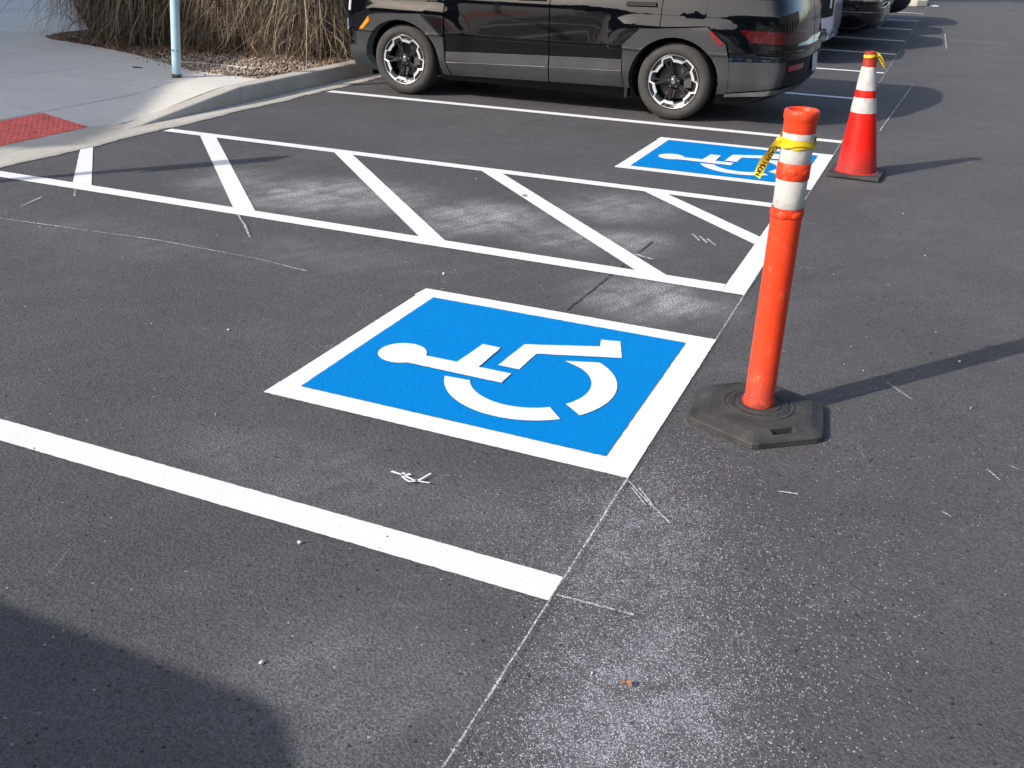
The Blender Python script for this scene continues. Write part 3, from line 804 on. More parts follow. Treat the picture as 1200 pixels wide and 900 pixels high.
mb = MB(); mb.lathe([(.158, .030), (.152, .033), (crad(.04) + .002, .040)], 40, cap=False); mb.build('cone_flange', M['cone_orange'], cone, smooth=True)
mb = MB(); mb.box(-.182, .182, -.182, .182, .006, .032)
b_ = mb.build('base', M['rubber'], cone, bevel=.006); b_.rotation_euler = (0, 0, R(-3))
for sx in (-1, 1):
    for sy in (-1, 1):
        mb = MB(); mb.box(sx * .15 - .02, sx * .15 + .02, sy * .15 - .02, sy * .15 + .02, .0005, .008); mb.build('foot', M['rubber'], cone)
t2 = empty('caution_tape', (CC[0], CC[1], 0)); tag(t2, 'yellow caution tape tied to the top of the orange traffic cone', 'caution tape')
path = []; wd = []
for i in range(33):
    a = 2 * math.pi * i / 32; path.append(((crad(.82) + .003) * math.cos(a) + lean.x * .97, (crad(.82) + .003) * math.sin(a), .825 + .006 * math.sin(a + 1))); wd.append((0, 0, 1))
ribbon(path, [.020] * 33, wd).build('loop', M['tape'], t2, smooth=True)
rt = Vector((cr[0], cr[1], 0)).normalized()
for q in range(2):
    path = []; ws = []
    for i in range(11):
        t = i / 10; path.append(rt * (crad(.82) + .002 + .075 * t + .008 * q) + Vector((lean.x, -.01 - .01 * q, .835 + .01 * math.sin(3 * t) - (.085 + .012 * q) * t))); ws.append(.016 + .012 * math.sin(3 * t + q))
    tl = ribbon(path, ws, Vector((.5, .1, .8))).build('tail', M['tape'], t2, smooth=True)
    for k in range(5):
        t = .25 + .16 * k; i = min(9, int(t * 10)); p_ = path[i].lerp(path[i + 1], t * 10 - i)
        mb = MB(); mb.box(-.005, .005, -.0035, -.003, -.005, .005); o = mb.build('printed_letter', M['tape_ink'], tl); o.location = p_
mb = MB(); mb.lathe([(.002, -.012), (.010, -.007), (.012, 0), (.010, .008), (.002, .014)], 10); kn = mb.build('knot', M['tape'], t2, smooth=True); kn.location = rt * (crad(.82) + .006) + Vector((lean.x, 0, .833))

# ------------------------------------------------------------------ vehicles
def lerp_tab(tab, z):
    if z <= tab[0][0]: return tab[0][1:]
    for a, b in zip(tab, tab[1:]):
        if z <= b[0]:
            t = (z - a[0]) / (b[0] - a[0]); return tuple(p + (q - p) * t for p, q in zip(a[1:], b[1:]))
    return tab[-1][1:]
def sstep(a, b, x):
    t = max(0.0, min(1.0, (x - a) / (b - a))); return t * t * (3 - 2 * t)

class Shell:
    """vehicle skin: half width, nose and tail by height, rounded in plan; u runs along the side and wraps round the ends"""
    def __init__(s, tab, rx=(.12, .28), ry=(.5, .75), L=(.55, .75), wheels=(), bulge=0.0, bz=(.80, .95), knee=(-3.0, -1.2)):
        s.tab = tab; s.rx = rx; s.ry = ry; s.L = L; s.wheels = wheels; s.bulge = bulge; s.bz = bz; s.knee = knee
        _, xf, xr = lerp_tab(tab, .6); s.xsf0 = xf + rx[0]; s.xsr0 = xr - rx[1]
    def at(s, u, z, off=0.0):
        w_, xf, xr = lerp_tab(s.tab, z); w_ += off; xr += off; xf -= off
        xsr = xr - s.rx[1]; xsf = xf + s.rx[0]; ry0 = min(s.ry[0], w_ * .8); ry1 = min(s.ry[1], w_ * .85)
        if u > s.xsr0:
            t = (u - s.xsr0) / s.L[1]
            if t <= 1: return (xsr + s.rx[1] * math.sin(t * math.pi / 2), -(w_ - ry1 + ry1 * math.cos(t * math.pi / 2)), z)
            return (xr, -(w_ - ry1) * max(0.0, 1 - (u - s.xsr0 - s.L[1]) / .25), z)
        if u < s.xsf0:
            t = (s.xsf0 - u) / s.L[0]
            if t <= 1: return (xsf - s.rx[0] * math.sin(t * math.pi / 2), -(w_ - ry0 + ry0 * math.cos(t * math.pi / 2)), z)
            return (xf, -(w_ - ry0) * max(0.0, 1 - (s.xsf0 - u - s.L[0]) / .25), z)
        x = u
        if u > s.knee[1]: x = s.knee[1] + (u - s.knee[1]) * (xsr - s.knee[1]) / (s.xsr0 - s.knee[1])
        elif u < s.knee[0]: x = s.knee[0] + (u - s.knee[0]) * (xsf - s.knee[0]) / (s.xsf0 - s.knee[0])
        for xc, zc in s.wheels:
            d = abs(u - xc) + max(0.0, z - .62) * .7
            w_ += s.bulge * sstep(.80, .56, d) * (1 - sstep(s.bz[0], s.bz[1], z)) * sstep(.2, .4, z)
        return (x, -w_, z)
    def us(s, n=40):
        a = s.xsf0 - s.L[0] - .25; b = s.xsr0 + s.L[1] + .25
        L = [a, a + .12] + [s.xsf0 - s.L[0] + s.L[0] * i / 8 for i in range(9)]
        L += [s.xsf0 + (s.xsr0 - s.xsf0) * i / n for i in range(1, n)]
        L += [s.xsr0 + s.L[1] * i / 10 for i in range(11)] + [b - .12, b]
        return L
    def core(s, zs, off, org):
        us = s.us(); n = len(us); mb = MB(); ring = 2 * n - 2
        for z in zs:
            pts = [s.at(u, z, off) for u in us]
            full = pts + [(x, -y, z_) for x, y, z_ in pts[-2:0:-1]]
            mb.v += [(x - org[0], y, z_) for x, y, z_ in full]
        for k in range(len(zs) - 1):
            for i in range(ring): j = (i + 1) % ring; mb.f.append((k * ring + i, k * ring + j, (k + 1) * ring + j, (k + 1) * ring + i))
        mb.f.append(tuple(range(ring))[::-1]); mb.f.append(tuple(range((len(zs) - 1) * ring, len(zs) * ring)))
        return mb
    def panel(s, name, poly, off, m, parent, org, thick=.022, mirror=True, du=.07, dz=.045, label=None, zx=(.588, .600, .612)):
        f_off = off if callable(off) else (lambda u, z: off)
        bm = bmesh.new()
        cv, _, cfs, *_ = delaunay_2d_cdt([Vector(q) for q in poly], [], [list(range(len(poly)))], 1, 1e-6)
        vs = [bm.verts.new((q.x, 0, q.y)) for q in cv]
        for f in cfs: bm.faces.new([vs[i] for i in f])
        u0 = min(p[0] for p in poly); u1 = max(p[0] for p in poly); z0 = min(p[1] for p in poly); z1 = max(p[1] for p in poly)
        k = math.ceil(u0 / du) * du
        while k < u1 - 1e-4:
            bmesh.ops.bisect_plane(bm, geom=bm.verts[:] + bm.edges[:] + bm.faces[:], plane_co=(k, 0, 0), plane_no=(1, 0, 0), dist=1e-5); k += du
        k = math.ceil(z0 / dz) * dz
        while k < z1 - 1e-4:
            bmesh.ops.bisect_plane(bm, geom=bm.verts[:] + bm.edges[:] + bm.faces[:], plane_co=(0, 0, k), plane_no=(0, 0, 1), dist=1e-5); k += dz
        for k in zx:
            if z0 < k < z1: bmesh.ops.bisect_plane(bm, geom=bm.verts[:] + bm.edges[:] + bm.faces[:], plane_co=(0, 0, k), plane_no=(0, 0, 1), dist=1e-5)
        bm.verts.index_update(); V = [(v.co.x, v.co.z) for v in bm.verts]
        for f in bm.faces:
            if f.normal.y > 0: f.normal_flip()
        F = [tuple(v.index for v in f.verts) for f in bm.faces]
        E = [(e.verts[0].index, e.verts[1].index) for e in bm.edges if len(e.link_faces) == 1]
        bm.free()
        mb = MB()
        for u, z in V: x, y, z_ = s.at(u, z, f_off(u, z)); mb.v.append((x - org[0], y, z_))
        mb.f = list(F); nt_ = len(F)
        for a, b in E:
            o = len(mb.v)
            for q in (a, b):
                mb.v.append(mb.v[q])
            for q in (b, a):
                u, z = V[q]; x, y, z_ = s.at(u, z, f_off(u, z) - thick); mb.v.append((x - org[0], y, z_))
            mb.f.append((o, o + 1, o + 2, o + 3))
        o = mb.build(name, m, parent, recalc=False)
        for i in range(nt_): o.data.polygons[i].use_smooth = True
        if label: o['label'] = label
        if mirror:
            c = o.copy(); col.objects.link(c); c.scale = (1, -1, 1); c.parent = parent
        return o

def cut_wheels(o, cs, r, y_out, depth):
    cut = MB()
    for x, z in cs:
        for sd_ in (-1, 1):
            cut.lathe([(r, sd_ * (y_out + .1)), (r, sd_ * (y_out - depth))], 40, (x, 0, z), axis='Y')
    bm_ = cut.build('wheel_cutter', M['inner'], loc=tuple(o.parent.location))
    bpy.context.view_layer.update()
    b = o.modifiers.new('cut', 'BOOLEAN'); b.object = bm_; b.operation = 'DIFFERENCE'; b.solver = 'EXACT'; b.material_mode = 'TRANSFER'
    dg = bpy.context.evaluated_depsgraph_get(); me = bpy.data.meshes.new_from_object(o.evaluated_get(dg)); o.modifiers.clear(); o.data = me
    bpy.data.objects.remove(bm_)

def wheel(parent, x, y, side, rt=.338, rr=.236, fancy=True, wid=.225):
    """outer face looks towards -Y when side = -1"""
    mb = MB(); h = wid / 2
    prof = [(rr + .004, -h + .012), (rr + .012, -h + .003), (rr + .03, -h - .002), (rr + .055, -h - .004), (rt - .035, -h + .004), (rt - .018, -h + .014), (rt - .006, -h + .028), (rt, -h + .05)]
    prof += [(rt, -h + .078), (rt - .006, -h + .080), (rt - .006, -h + .088), (rt, -h + .09), (rt, h - .09), (rt - .006, h - .088), (rt - .006, h - .080), (rt, h - .078)]
    prof += [(rt, h - .05), (rt - .018, h - .012), (rr + .03, h), (rr + .004, h - .012)]
    mb.lathe(prof, 56, axis='Y', cap=False)
    o = mb.build('wheel', M['tyre'], parent, smooth=True); o.location = (x, y, rt)
    if side > 0: o.rotation_euler = (0, 0, math.pi)
    mb = MB(); mb.lathe([(rr + .005, -h + .012), (rr, -h + .006), (rr - .008, -h + .008), (rr - .012, -h + .03), (rr - .02, h - .02), (rr + .004, h - .012)], 56, axis='Y', cap=False)
    mb.build('rim', M['alloy'] if not fancy else M['alloy_black'], o, smooth=True)
    mb = MB(); mb.lathe([(.155, -.02), (.155, .0), (.06, .0), (.055, -.03), (.01, -.03)][::-1], 40, axis='Y', cap=False); mb.build('brake_disc', M['disc'], o, smooth=False)
    mb = MB(); mb.lathe([(rr - .02, .02), (.01, .02)], 32, axis='Y', cap=False); mb.build('back_plate', M['inner'], o)
    mb = MB(); mb.box(.085, .16, -.05, .01, -.05, .06); c = mb.build('caliper', M['disc'], o, bevel=.008)
    mb = MB(); mb.lathe([(.060, -h + .05), (.062, -h + .035), (.034, -h + .026), (.028, -h + .021), (.005, -h + .02)], 28, axis='Y', cap=False); mb.build('hub_cap', M['alloy_black'], o, smooth=True)
    for k in range(5):
        a = 2 * math.pi * k / 5 + .3; mb = MB(); mb.lathe([(.008, -.006), (.007, .004)][::-1], 6, (.047 * math.cos(a), -h + .030, .047 * math.sin(a)), axis='Y'); mb.build('lug_nut', M['chrome'], o)
    mb = MB(); mb.lathe([(.020, 0), (.017, -.004), (.004, -.004)], 24, (0, -h + .0195, 0), axis='Y'); mb.build('badge', M['chrome'], o)
    ns = 5
    for k in range(ns):
        a0 = 2 * math.pi * k / ns + R(110)
        for d in ((-1, 1) if fancy else (0,)):
            mb = MB(); rows = [(.05, .020, 0, -h + .036), (.11, .017, .010, -h + .030), (.17, .016, .022, -h + .022), (rr - .014, .022, .034, -h + .018)]
            for r, wd_, sp_, yy_ in rows:
                ca, sa = math.cos(a0), math.sin(a0); cx_, cz_ = r * ca - d * sp_ * sa, r * sa + d * sp_ * ca
                wv = wd_ * (1.6 if not fancy else .85)
                for q, yo in ((-1, .004), (-.55, 0), (.55, 0), (1, .004)): mb.v.append((cx_ - q * wv * sa * .8, yy_ + yo, cz_ + q * wv * ca * .8))
                for q in (1, -1): mb.v.append((cx_ - q * wv * sa * .8, yy_ + .035, cz_ + q * wv * ca * .8))
            for i in range(len(rows) - 1):
                for j in range(6): jj = (j + 1) % 6; mb.f.append((i * 6 + j, i * 6 + jj, i * 6 + 6 + jj, i * 6 + 6 + j))
            mb.build('spoke', M['alloy_black'] if fancy else M['alloy'], o)
    if fancy:
        # crenellated machined band round the rim, six steps
        N = 6; prof_a = []
        for k in range(N):
            b0 = 360 / N * k + 8
            prof_a += [(b0, 0), (b0 + 26, 0), (b0 + 33, 1), (b0 + 53, 1)]
        ri = {0: rr - .066, 1: rr - .024}; th = .024
        mb = MB(); fine = []
        for i in range(len(prof_a)):
            a, l0 = prof_a[i]; b, l1 = prof_a[(i + 1) % len(prof_a)]
            if b < a: b += 360
            st_ = 5
            for q in range(st_):
                t = q / st_; fine.append((a + (b - a) * t, ri[l0] + (ri[l1] - ri[l0]) * t))
        n_ = len(fine); yf = -h + .008
        for a, r in fine:
            ca, sa = math.cos(R(a)), math.sin(R(a)); r2 = min(r + th, rr - .002)
            mb.v += [(r * ca, yf + .004, r * sa), (r2 * ca, yf, r2 * sa), (r * ca, yf + .02, r * sa), (r2 * ca, yf + .02, r2 * sa)]
        for i in range(n_):
            j = (i + 1) % n_; a, b = 4 * i, 4 * j
            mb.f += [(a, b, b + 1, a + 1), (a, a + 2, b + 2, b), (a + 1, b + 1, b + 3, a + 3)]
        mb.build('machined_band', M['alloy'], o)
        mb = MB(); mb.lathe([(rr - .001, yf + .001), (rr - .009, yf - .001), (rr - .010, yf + .012)], 56, axis='Y', cap=False); mb.build('rim_edge', M['alloy'], o, smooth=True)
        mb = MB(); mb.lathe([(rr - .008, yf + .012), (rr - .055, yf + .016), (rr - .058, yf + .03)], 56, axis='Y', cap=False); mb.build('rim_insert', M['alloy_black'], o, smooth=True)
    return o

# ---- the black SUV
SO = (-2.80, 9.655)
suv = empty('parked_suv', (SO[0], SO[1], 0)); tag(suv, 'glossy black SUV with grey wheel-arch cladding parked nose to the kerb', 'car')
FW, RW = (-4.31, .335), (-1.545, .338)
tab = [(.17, .84, -4.72, -.80), (.22, .890, -4.86, -.66), (.28, .912, -4.91, -.56), (.36, .928, -4.95, -.50), (.47, .930, -4.965, -.475), (.56, .936, -4.97, -.475), (.588, .940, -4.97, -.477), (.600, .958, -4.97, -.478),
       (.612, .9545, -4.97, -.48), (.80, .964, -4.97, -.50), (.90, .9660, -4.96, -.512), (.955, .9635, -4.95, -.522), (1.00, .946, -4.94, -.535), (1.06, .925, -4.88, -.55), (1.09, .90, -4.72, -.57),
       (1.12, .885, -3.98, -.60), (1.30, .83, -3.66, -.66), (1.52, .745, -3.22, -.80), (1.60, .69, -2.98, -.93), (1.635, .60, -2.75, -1.1)]
S = Shell(tab, wheels=(FW, RW), bulge=.025, bz=(.79, .91), rx=(.05, .20), ry=(.5, .66), L=(.5, .66))
zs = [.17, .20, .24, .28, .34, .40, .46, .52, .57, .61, .66, .72, .78, .84, .90, .96, 1.00, 1.04, 1.065, 1.09, 1.12, 1.2, 1.3, 1.4, 1.47, 1.52, 1.565, 1.60, 1.62, 1.635]
core = S.core(zs, -.016, SO).build('body', M['paint_black'], suv)
cut_wheels(core, [(FW[0] - SO[0], FW[1]), (RW[0] - SO[0], RW[1])], .398, .96, .34)
core.data.polygons.foreach_set('use_smooth', [True] * len(core.data.polygons))
bmx = bmesh.new(); bmx.from_mesh(core.data)
for e in bmx.edges:
    if len(e.link_faces) == 2 and e.calc_face_angle(0) > R(28): e.smooth = False
bmx.to_mesh(core.data); bmx.free()
def archpts(c, r, a0, a1, n=18): return [(c[0] + (r + .012) * math.cos(R(a0 + (a1 - a0) * i / n)), c[1] + (r - .016) * math.sin(R(a0 + (a1 - a0) * i / n))) for i in range(n + 1)]
PB, CL = M['paint_black'], M['clad']
S.panel('front_fender', [(-4.93, .46), (-4.825, .46), (-4.807, .585), (-4.640, .765), (-4.075, .797), (-3.842, .585), (-3.836, 1.04), (-4.93, 1.02)], 0, PB, suv, SO)
fd = S.panel('front_door', [(-3.826, .456), (-2.756, .484), (-2.756, 1.055), (-3.826, 1.045)], 0, PB, suv, SO)
rd = S.panel('rear_door', [(-2.745, .484), (-2.032, .503), (-2.032, .640), (-1.876, .788), (-1.700, .80), (-1.700, 1.055), (-2.745, 1.055)], 0, PB, suv, SO)
qp = S.panel('quarter_panel', [(-1.691, .802), (-1.264, .832), (-1.088, .70), (-1.055, .63), (-.90, .63), (-.30, .635), (.22, .64), (.22, 1.055), (-1.691, 1.055)], 0, PB, suv, SO)
zc = lambda u: .355 + (u + 3.8) * .028
sill_off = lambda u, z: (.016 - .10 * max(0, z - zc(u)) * .6 - .04 * max(0, zc(u) - z))
S.panel('door_cladding', [(-3.824, .228), (-2.757, .247), (-2.757, .36), (-2.757, .476), (-3.824, .448)], sill_off, CL, suv, SO, dz=.02)
S.panel('door_cladding', [(-2.744, .247), (-2.012, .258), (-2.036, .496), (-2.744, .476)], sill_off, CL, suv, SO, dz=.02)
for a, b in ((-3.824, -2.757), (-2.744, -2.030)):
    S.panel('cladding_crease', [(a, zc(a) - .004), (b, zc(b) - .004), (b, zc(b) + .006), (a, zc(a) + .006)], lambda u, z: .0215 - 1.0 * max(0, z - zc(u) + .002), CL, suv, SO, thick=.004, dz=.1, zx=())
    S.panel('cladding_crease', [(a, zc(a) + .0905), (b, zc(b) + .0905), (b, zc(b) + .098), (a, zc(a) + .098)], lambda u, z: .0125 - 1.0 * max(0, z - zc(u) - .0905), CL, suv, SO, thick=.004, dz=.1, zx=())
S.panel('arch_cladding', [(-3.832, .225), (-3.840, .575), (-4.080, .787), (-4.632, .755), (-4.800, .575), (-4.818, .452), (-4.965, .452), (-5.02, .40), (-5.02, .262), (-4.90, .235), (-4.705, .205)] + archpts(FW, .402, 198, -15), .018, CL, suv, SO, thick=.05)
S.panel('arch_cladding', [(-2.002, .252), (-2.026, .50), (-2.026, .634), (-1.870, .779), (-1.697, .787), (-1.270, .822), (-1.098, .690), (-1.068, .575), (-1.040, .275), (-1.150, .268)] + archpts(RW, .402, -10, 192), .018, CL, suv, SO, thick=.05)
S.panel('rear_bumper', [(-1.055, .285), (-1.075, .548), (-.62, .575), (-.50, .580), (-.50, .36), (-.62, .345)], .014, CL, suv, SO)
S.panel('bumper_gloss_band', [(-1.058, .556), (-1.062, .622), (-.30, .645), (.22, .65), (.22, .592), (-.30, .588)], .020, PB, suv, SO, thick=.04)
S.panel('rear_valance', [(-.492, .36), (-.492, .582), (.22, .584), (.22, .37)], .004, M['inner'], suv, SO)
S.panel('skid_plate', [(-1.05, .272), (-.62, .330), (-.30, .352), (.22, .362), (.22, .318), (-.30, .306), (-.62, .285), (-1.04, .246)], .022, M['silver_trim'], suv, SO, thick=.05)
S.panel('tail_lamp', [(-.985, .815), (-.880, .715), (-.30, .715), (-.10, .72), (-.10, .80), (-.30, .812)], .006, M['tail_dark'], suv, SO)
S.panel('bumper_ledge', [(-.88, .668), (-.45, .668), (.22, .672), (.22, .706), (-.45, .704), (-.88, .700)], lambda u, z: .010 + .045 * sstep(-.88, -.2, u), PB, suv, SO, thick=.06)
S.panel('rear_reflector', [(-.46, .490), (-.20, .500), (-.20, .545), (-.46, .540)], .014, M['red_lens'], suv, SO)
S.panel('side_marker', [(-4.745, .618), (-4.715, .610), (-4.632, .690), (-4.638, .738)], .026, M['amber'], suv, SO, thick=.02, label='amber front side marker lamp')
S.panel('side_reflector', [(-1.258, .792), (-1.232, .797), (-1.118, .690), (-1.150, .680)], .026, M['red_lens'], suv, SO, thick=.02, label='red rear side reflector')
S.panel('running_lamp', [(-4.89, .78), (-4.875, .78), (-4.875, .97), (-4.89, .97)], .008, M['lamp_white'], suv, SO)
S.panel('fuel_door', [(-1.495, .905), (-1.47, .885), (-1.315, .885), (-1.295, .905), (-1.295, 1.05), (-1.495, 1.05)], .0035, PB, qp, SO, thick=.008)
for d, x0, x1 in ((fd, -3.07, -2.795), (rd, -2.02, -1.745)):
    S.panel('handle', [(x0, .962), (x1, .968), (x1, 1.0), (x0, .995)], .030, M['inner'], d, SO, thick=.03)
# greenhouse glass
gl = M['glass']
S.panel('side_window', [(-3.62, 1.13), (-2.80, 1.13), (-2.80, 1.50), (-3.1, 1.50)], -.008, gl, suv, SO)
S.panel('side_window', [(-2.72, 1.13), (-1.80, 1.13), (-1.80, 1.50), (-2.72, 1.50)], -.008, gl, suv, SO)
S.panel('side_window', [(-1.70, 1.13), (-.95, 1.13), (-.95, 1.48), (-1.70, 1.50)], -.008, gl, suv, SO)
S.panel('rear_window', [(-.52, 1.08), (.22, 1.08), (.22, 1.48), (-.46, 1.48)], -.008, gl, suv, SO, mirror=True)
for (x, z, rt_) in ((FW[0], FW[1], .338), (RW[0], RW[1], .338)):
    for sd_ in (-1, 1):
        wheel(suv, x - SO[0], sd_ * (.935 - .105), sd_)
for sx, xx in ((0, -4.70), (1, -1.985)):
    for sd_ in (-1, 1):
        mb = MB(); mb.box(xx - SO[0] - .012, xx - SO[0] + .012, sd_ * .66, sd_ * .92, .165, .30); mb.build('mud_flap', M['inner'], suv)
mb = MB(); mb.box(-1.9, 1.9, -.62, .62, .19, .26); mb.build('underbody', M['inner'], suv)
# plate and lettering on the tailgate
mb = MB(); mb.box(0, .006, -.15, .15, -.075, .075); o = mb.build('number_plate', M['plate'], suv, bevel=.002); o.location = (-.475 - SO[0] + .018, 0, .50); o.rotation_euler = (0, R(-6), 0)
tx = empty('t0'); bpy.data.objects.remove(tx)
for k, ch in enumerate('SANTA FE'):
    if ch == ' ': continue
    y = -.52 + .15 * k
    x_ = S.at(S.xsr0 + S.L[1], .955, 0)[0]
    u_t = math.acos(max(-1, min(1, (abs(y) - (lerp_tab(tab, .955)[0] - .66)) / .66))) if abs(y) > lerp_tab(tab, .955)[0] - .66 else math.pi / 2
    x_ = lerp_tab(tab, .955)[2] - .20 + .20 * math.sin(u_t) + .006
    text_obj('tailgate_letter', ch, .062, M['lettering'], suv, Matrix.Translation((x_ - SO[0], y, .955)) @ Matrix.Rotation(R(90), 4, 'Z') @ Matrix.Rotation(R(90), 4, 'X'))
# front end
S.panel('headlamp', [(-5.25, .60), (-4.99, .60), (-4.99, .70), (-5.25, .70)], .008, M['lamp_white'], suv, SO)
S.panel('grille', [(-5.60, .50), (-5.30, .50), (-5.30, .80), (-5.60, .80)], .008, M['inner'], suv, SO)

# ---- simpler cars further off
def gen_car(name, loc, label, tab, wheels, paint, wx, group='cars parked along the row', lamps=(), trims=(), cutr=.36, rt=.33, rr=.21, win=None, bumper=None):
    org = (loc[0], loc[1])
    r = empty(name, (loc[0], loc[1], 0)); tag(r, label, 'car', group)
    sh = Shell(tab, wheels=wheels, bulge=.015, knee=(wheels[0][0] + .8, wheels[1][0] + .1), **wx)
    top = tab[-1][0]; zs = sorted(set([t[0] for t in tab] + [tab[0][0] + (top - tab[0][0]) * i / 22 for i in range(23)]))
    b = sh.core(zs, 0, org).build('body', paint, r)
    cut_wheels(b, [(wheels[0][0] - loc[0], wheels[0][1]), (wheels[1][0] - loc[0], wheels[1][1])], cutr, tab[4][1], .3)
    b.data.polygons.foreach_set('use_smooth', [True] * len(b.data.polygons))
    bmx = bmesh.new(); bmx.from_mesh(b.data)
    for e in bmx.edges:
        if len(e.link_faces) == 2 and e.calc_face_angle(0) > R(26): e.smooth = False
    bmx.to_mesh(b.data); bmx.free()
    for x, z in wheels:
        for sd_ in (-1, 1): wheel(r, x - loc[0], sd_ * (tab[4][1] - .115), sd_, rt, rr, False, .20)
    for nm, poly, off, m in list(lamps) + list(trims): sh.panel(nm, poly, off, m, r, org)
    for nm, poly in (win or []): sh.panel(nm, poly, .004, M['glass'], r, org, thick=.01)
    return r, sh
def mk_tab(xr, length, half, belt, roof, hood, deck, cabf, cabr, nose=.02, lo=.2):
    """rear at xr; deck > 0 gives a boot lid in front of which the cabin starts"""
    xf = xr - length
    t = [(lo, half * .90, xf + .14, xr - .16), (lo + .08, half * .96, xf + .05, xr - .04), (.40, half * .985, xf, xr), (.52, half, xf, xr), (.66, half, xf, xr - .01),
         (belt - .12, half * .985, xf + .02, xr - .03), (belt - .03, half * .97, xf + .06, xr - .05), (belt, half * .93, xf + .16, xr - .10),
         (belt + .035, half * .86, xf + hood, xr - deck), (belt + (roof - belt) * .5, half * .79, xf + hood + (cabf - hood) * .55, xr - deck - (cabr - deck) * .5),
         (roof - .06, half * .69, xf + cabf, xr - cabr), (roof - .015, half * .62, xf + cabf + .2, xr - cabr - .15), (roof, half * .5, xf + cabf + .45, xr - cabr - .35)]
    return t
def std_windows(xr, length, belt, roof, hood, deck, cabf, cabr):
    xf = xr - length; a = belt + .07; b = roof - .11
    x0, x1 = xf + hood + .25, xr - deck - .22; m = (x0 + x1) / 2 + .05
    return [('side_window', [(x0, a), (m - .04, a), (m - .04, b), (x0 + .35, b)]), ('side_window', [(m + .04, a), (x1, a), (x1 - .2, b), (m + .04, b)])]

# white car in the second bay past the SUV
xr = -.80
tw = mk_tab(xr, 4.4, .92, .96, 1.44, 1.1, .55, 1.85, 1.25, lo=.22)
white, sh = gen_car('parked_car', (-3.0, 14.52), 'white car parked between the black SUV and the black sedan', tw, ((xr - 3.55, .345), (xr - .9, .345)), M['paint_white'],
                dict(rx=(.2, .22), ry=(.5, .5), L=(.5, .5)), cutr=.385, rt=.345, win=std_windows(xr, 4.4, .96, 1.44, 1.1, .55, 1.85, 1.25),
                lamps=[('tail_lamp', [(-1.00, .70), (-.95, .58), (-.62, .60), (-.58, .84), (-.95, .86)], .006, M['inner']),
                       ('lamp_strip', [(-.72, .70), (-.69, .70), (-.67, .86), (-.70, .86)], .014, M['lamp_white'])],
                trims=[('rear_vent', [(-1.04, .34), (-.72, .34), (-.76, .45), (-1.04, .47)], .006, M['inner']), ('lower_lip', [(-1.15, .275), (-.33, .275), (-.33, .31), (-1.15, .31)], .03, M['paint_white']),
                       ('lower_skirt', [(-1.15, .225), (-.33, .225), (-.33, .268), (-1.15, .268)], .006, M['inner'])])
# black sedan with long boot
xr = -.36
tb = mk_tab(xr, 5.2, .96, 1.0, 1.42, 1.45, 1.15, 2.15, 1.75, lo=.24)
sedan, sh = gen_car('parked_car', (-2.95, 16.76), 'long black sedan with chrome-edged red tail lamps next to white car', tb, ((xr - 4.1, .33), (xr - 1.25, .33)), M['paint_navy'],
                dict(rx=(.25, .30), ry=(.55, .55), L=(.55, .55)), win=std_windows(xr, 5.2, 1.0, 1.42, 1.45, 1.15, 2.15, 1.75),
                lamps=[('tail_lamp', [(-.92, .735), (-.25, .725), (-.25, .87), (-.86, .87)], .008, M['red_lens']), ('chrome_strip', [(-.96, .695), (-.22, .685), (-.22, .728), (-.94, .738)], .016, M['chrome'])],
                trims=[('bumper', [(-1.02, .30), (-.30, .30), (.12, .30), (.12, .60), (-.30, .60), (-1.02, .60)], .05, M['paint_navy']),
                       ('side_trim', [(-3.6, .50), (-1.06, .50), (-1.06, .535), (-3.6, .535)], .012, M['inner']),
                       ('chrome_strip', [(-1.02, .535), (-.30, .535), (.12, .535), (.12, .548), (-.30, .548), (-1.02, .548)], .056, M['silver_trim']),
                       ('chrome_strip', [(-3.6, .60), (-1.06, .60), (-1.06, .608), (-3.6, .608)], .008, M['silver_trim'])])
xr = -.40
td = mk_tab(xr, 4.6, .90, .98, 1.46, 1.15, .55, 1.85, 1.05, lo=.22)
gen_car('parked_car', (-2.9, 18.98), 'dark grey car with bright trim parked past the black sedan', td, ((xr - 3.7, .33), (xr - .95, .33)), M['paint_navy'], dict(rx=(.25, .3), ry=(.5, .5), L=(.5, .5)),
        win=std_windows(xr, 4.6, .98, 1.46, 1.15, .55, 1.85, 1.05), lamps=[('tail_lamp', [(-.80, .70), (-.30, .70), (-.30, .86), (-.80, .86)], .006, M['red_lens'])],
        trims=[('chrome_strip', [(-.9, .50), (.1, .50), (.1, .54), (-.9, .54)], .02, M['chrome']), ('chrome_strip', [(-.9, .62), (.1, .62), (.1, .65), (-.9, .65)], .02, M['chrome'])])
xr = -.20
ts = mk_tab(xr, 4.5, .90, 1.0, 1.55, 1.0, .15, 1.8, .7, lo=.24)
gen_car('parked_car', (-2.7, 21.2), 'silver car with dark lower bumper, last in the parked row', ts, ((xr - 3.6, .33), (xr - .92, .33)), M['paint_silver'], dict(rx=(.25, .4), ry=(.5, .6), L=(.5, .6)),
        win=std_windows(xr, 4.5, 1.0, 1.55, 1.0, .15, 1.8, .7), lamps=[('tail_lamp', [(-.80, .76), (-.30, .76), (-.30, .95), (-.80, .95)], .006, M['red_lens'])],
        trims=[('bumper_skirt', [(-1.0, .26), (-.2, .26), (.1, .26), (.1, .52), (-.2, .52), (-1.0, .46)], .012, M['inner'])])
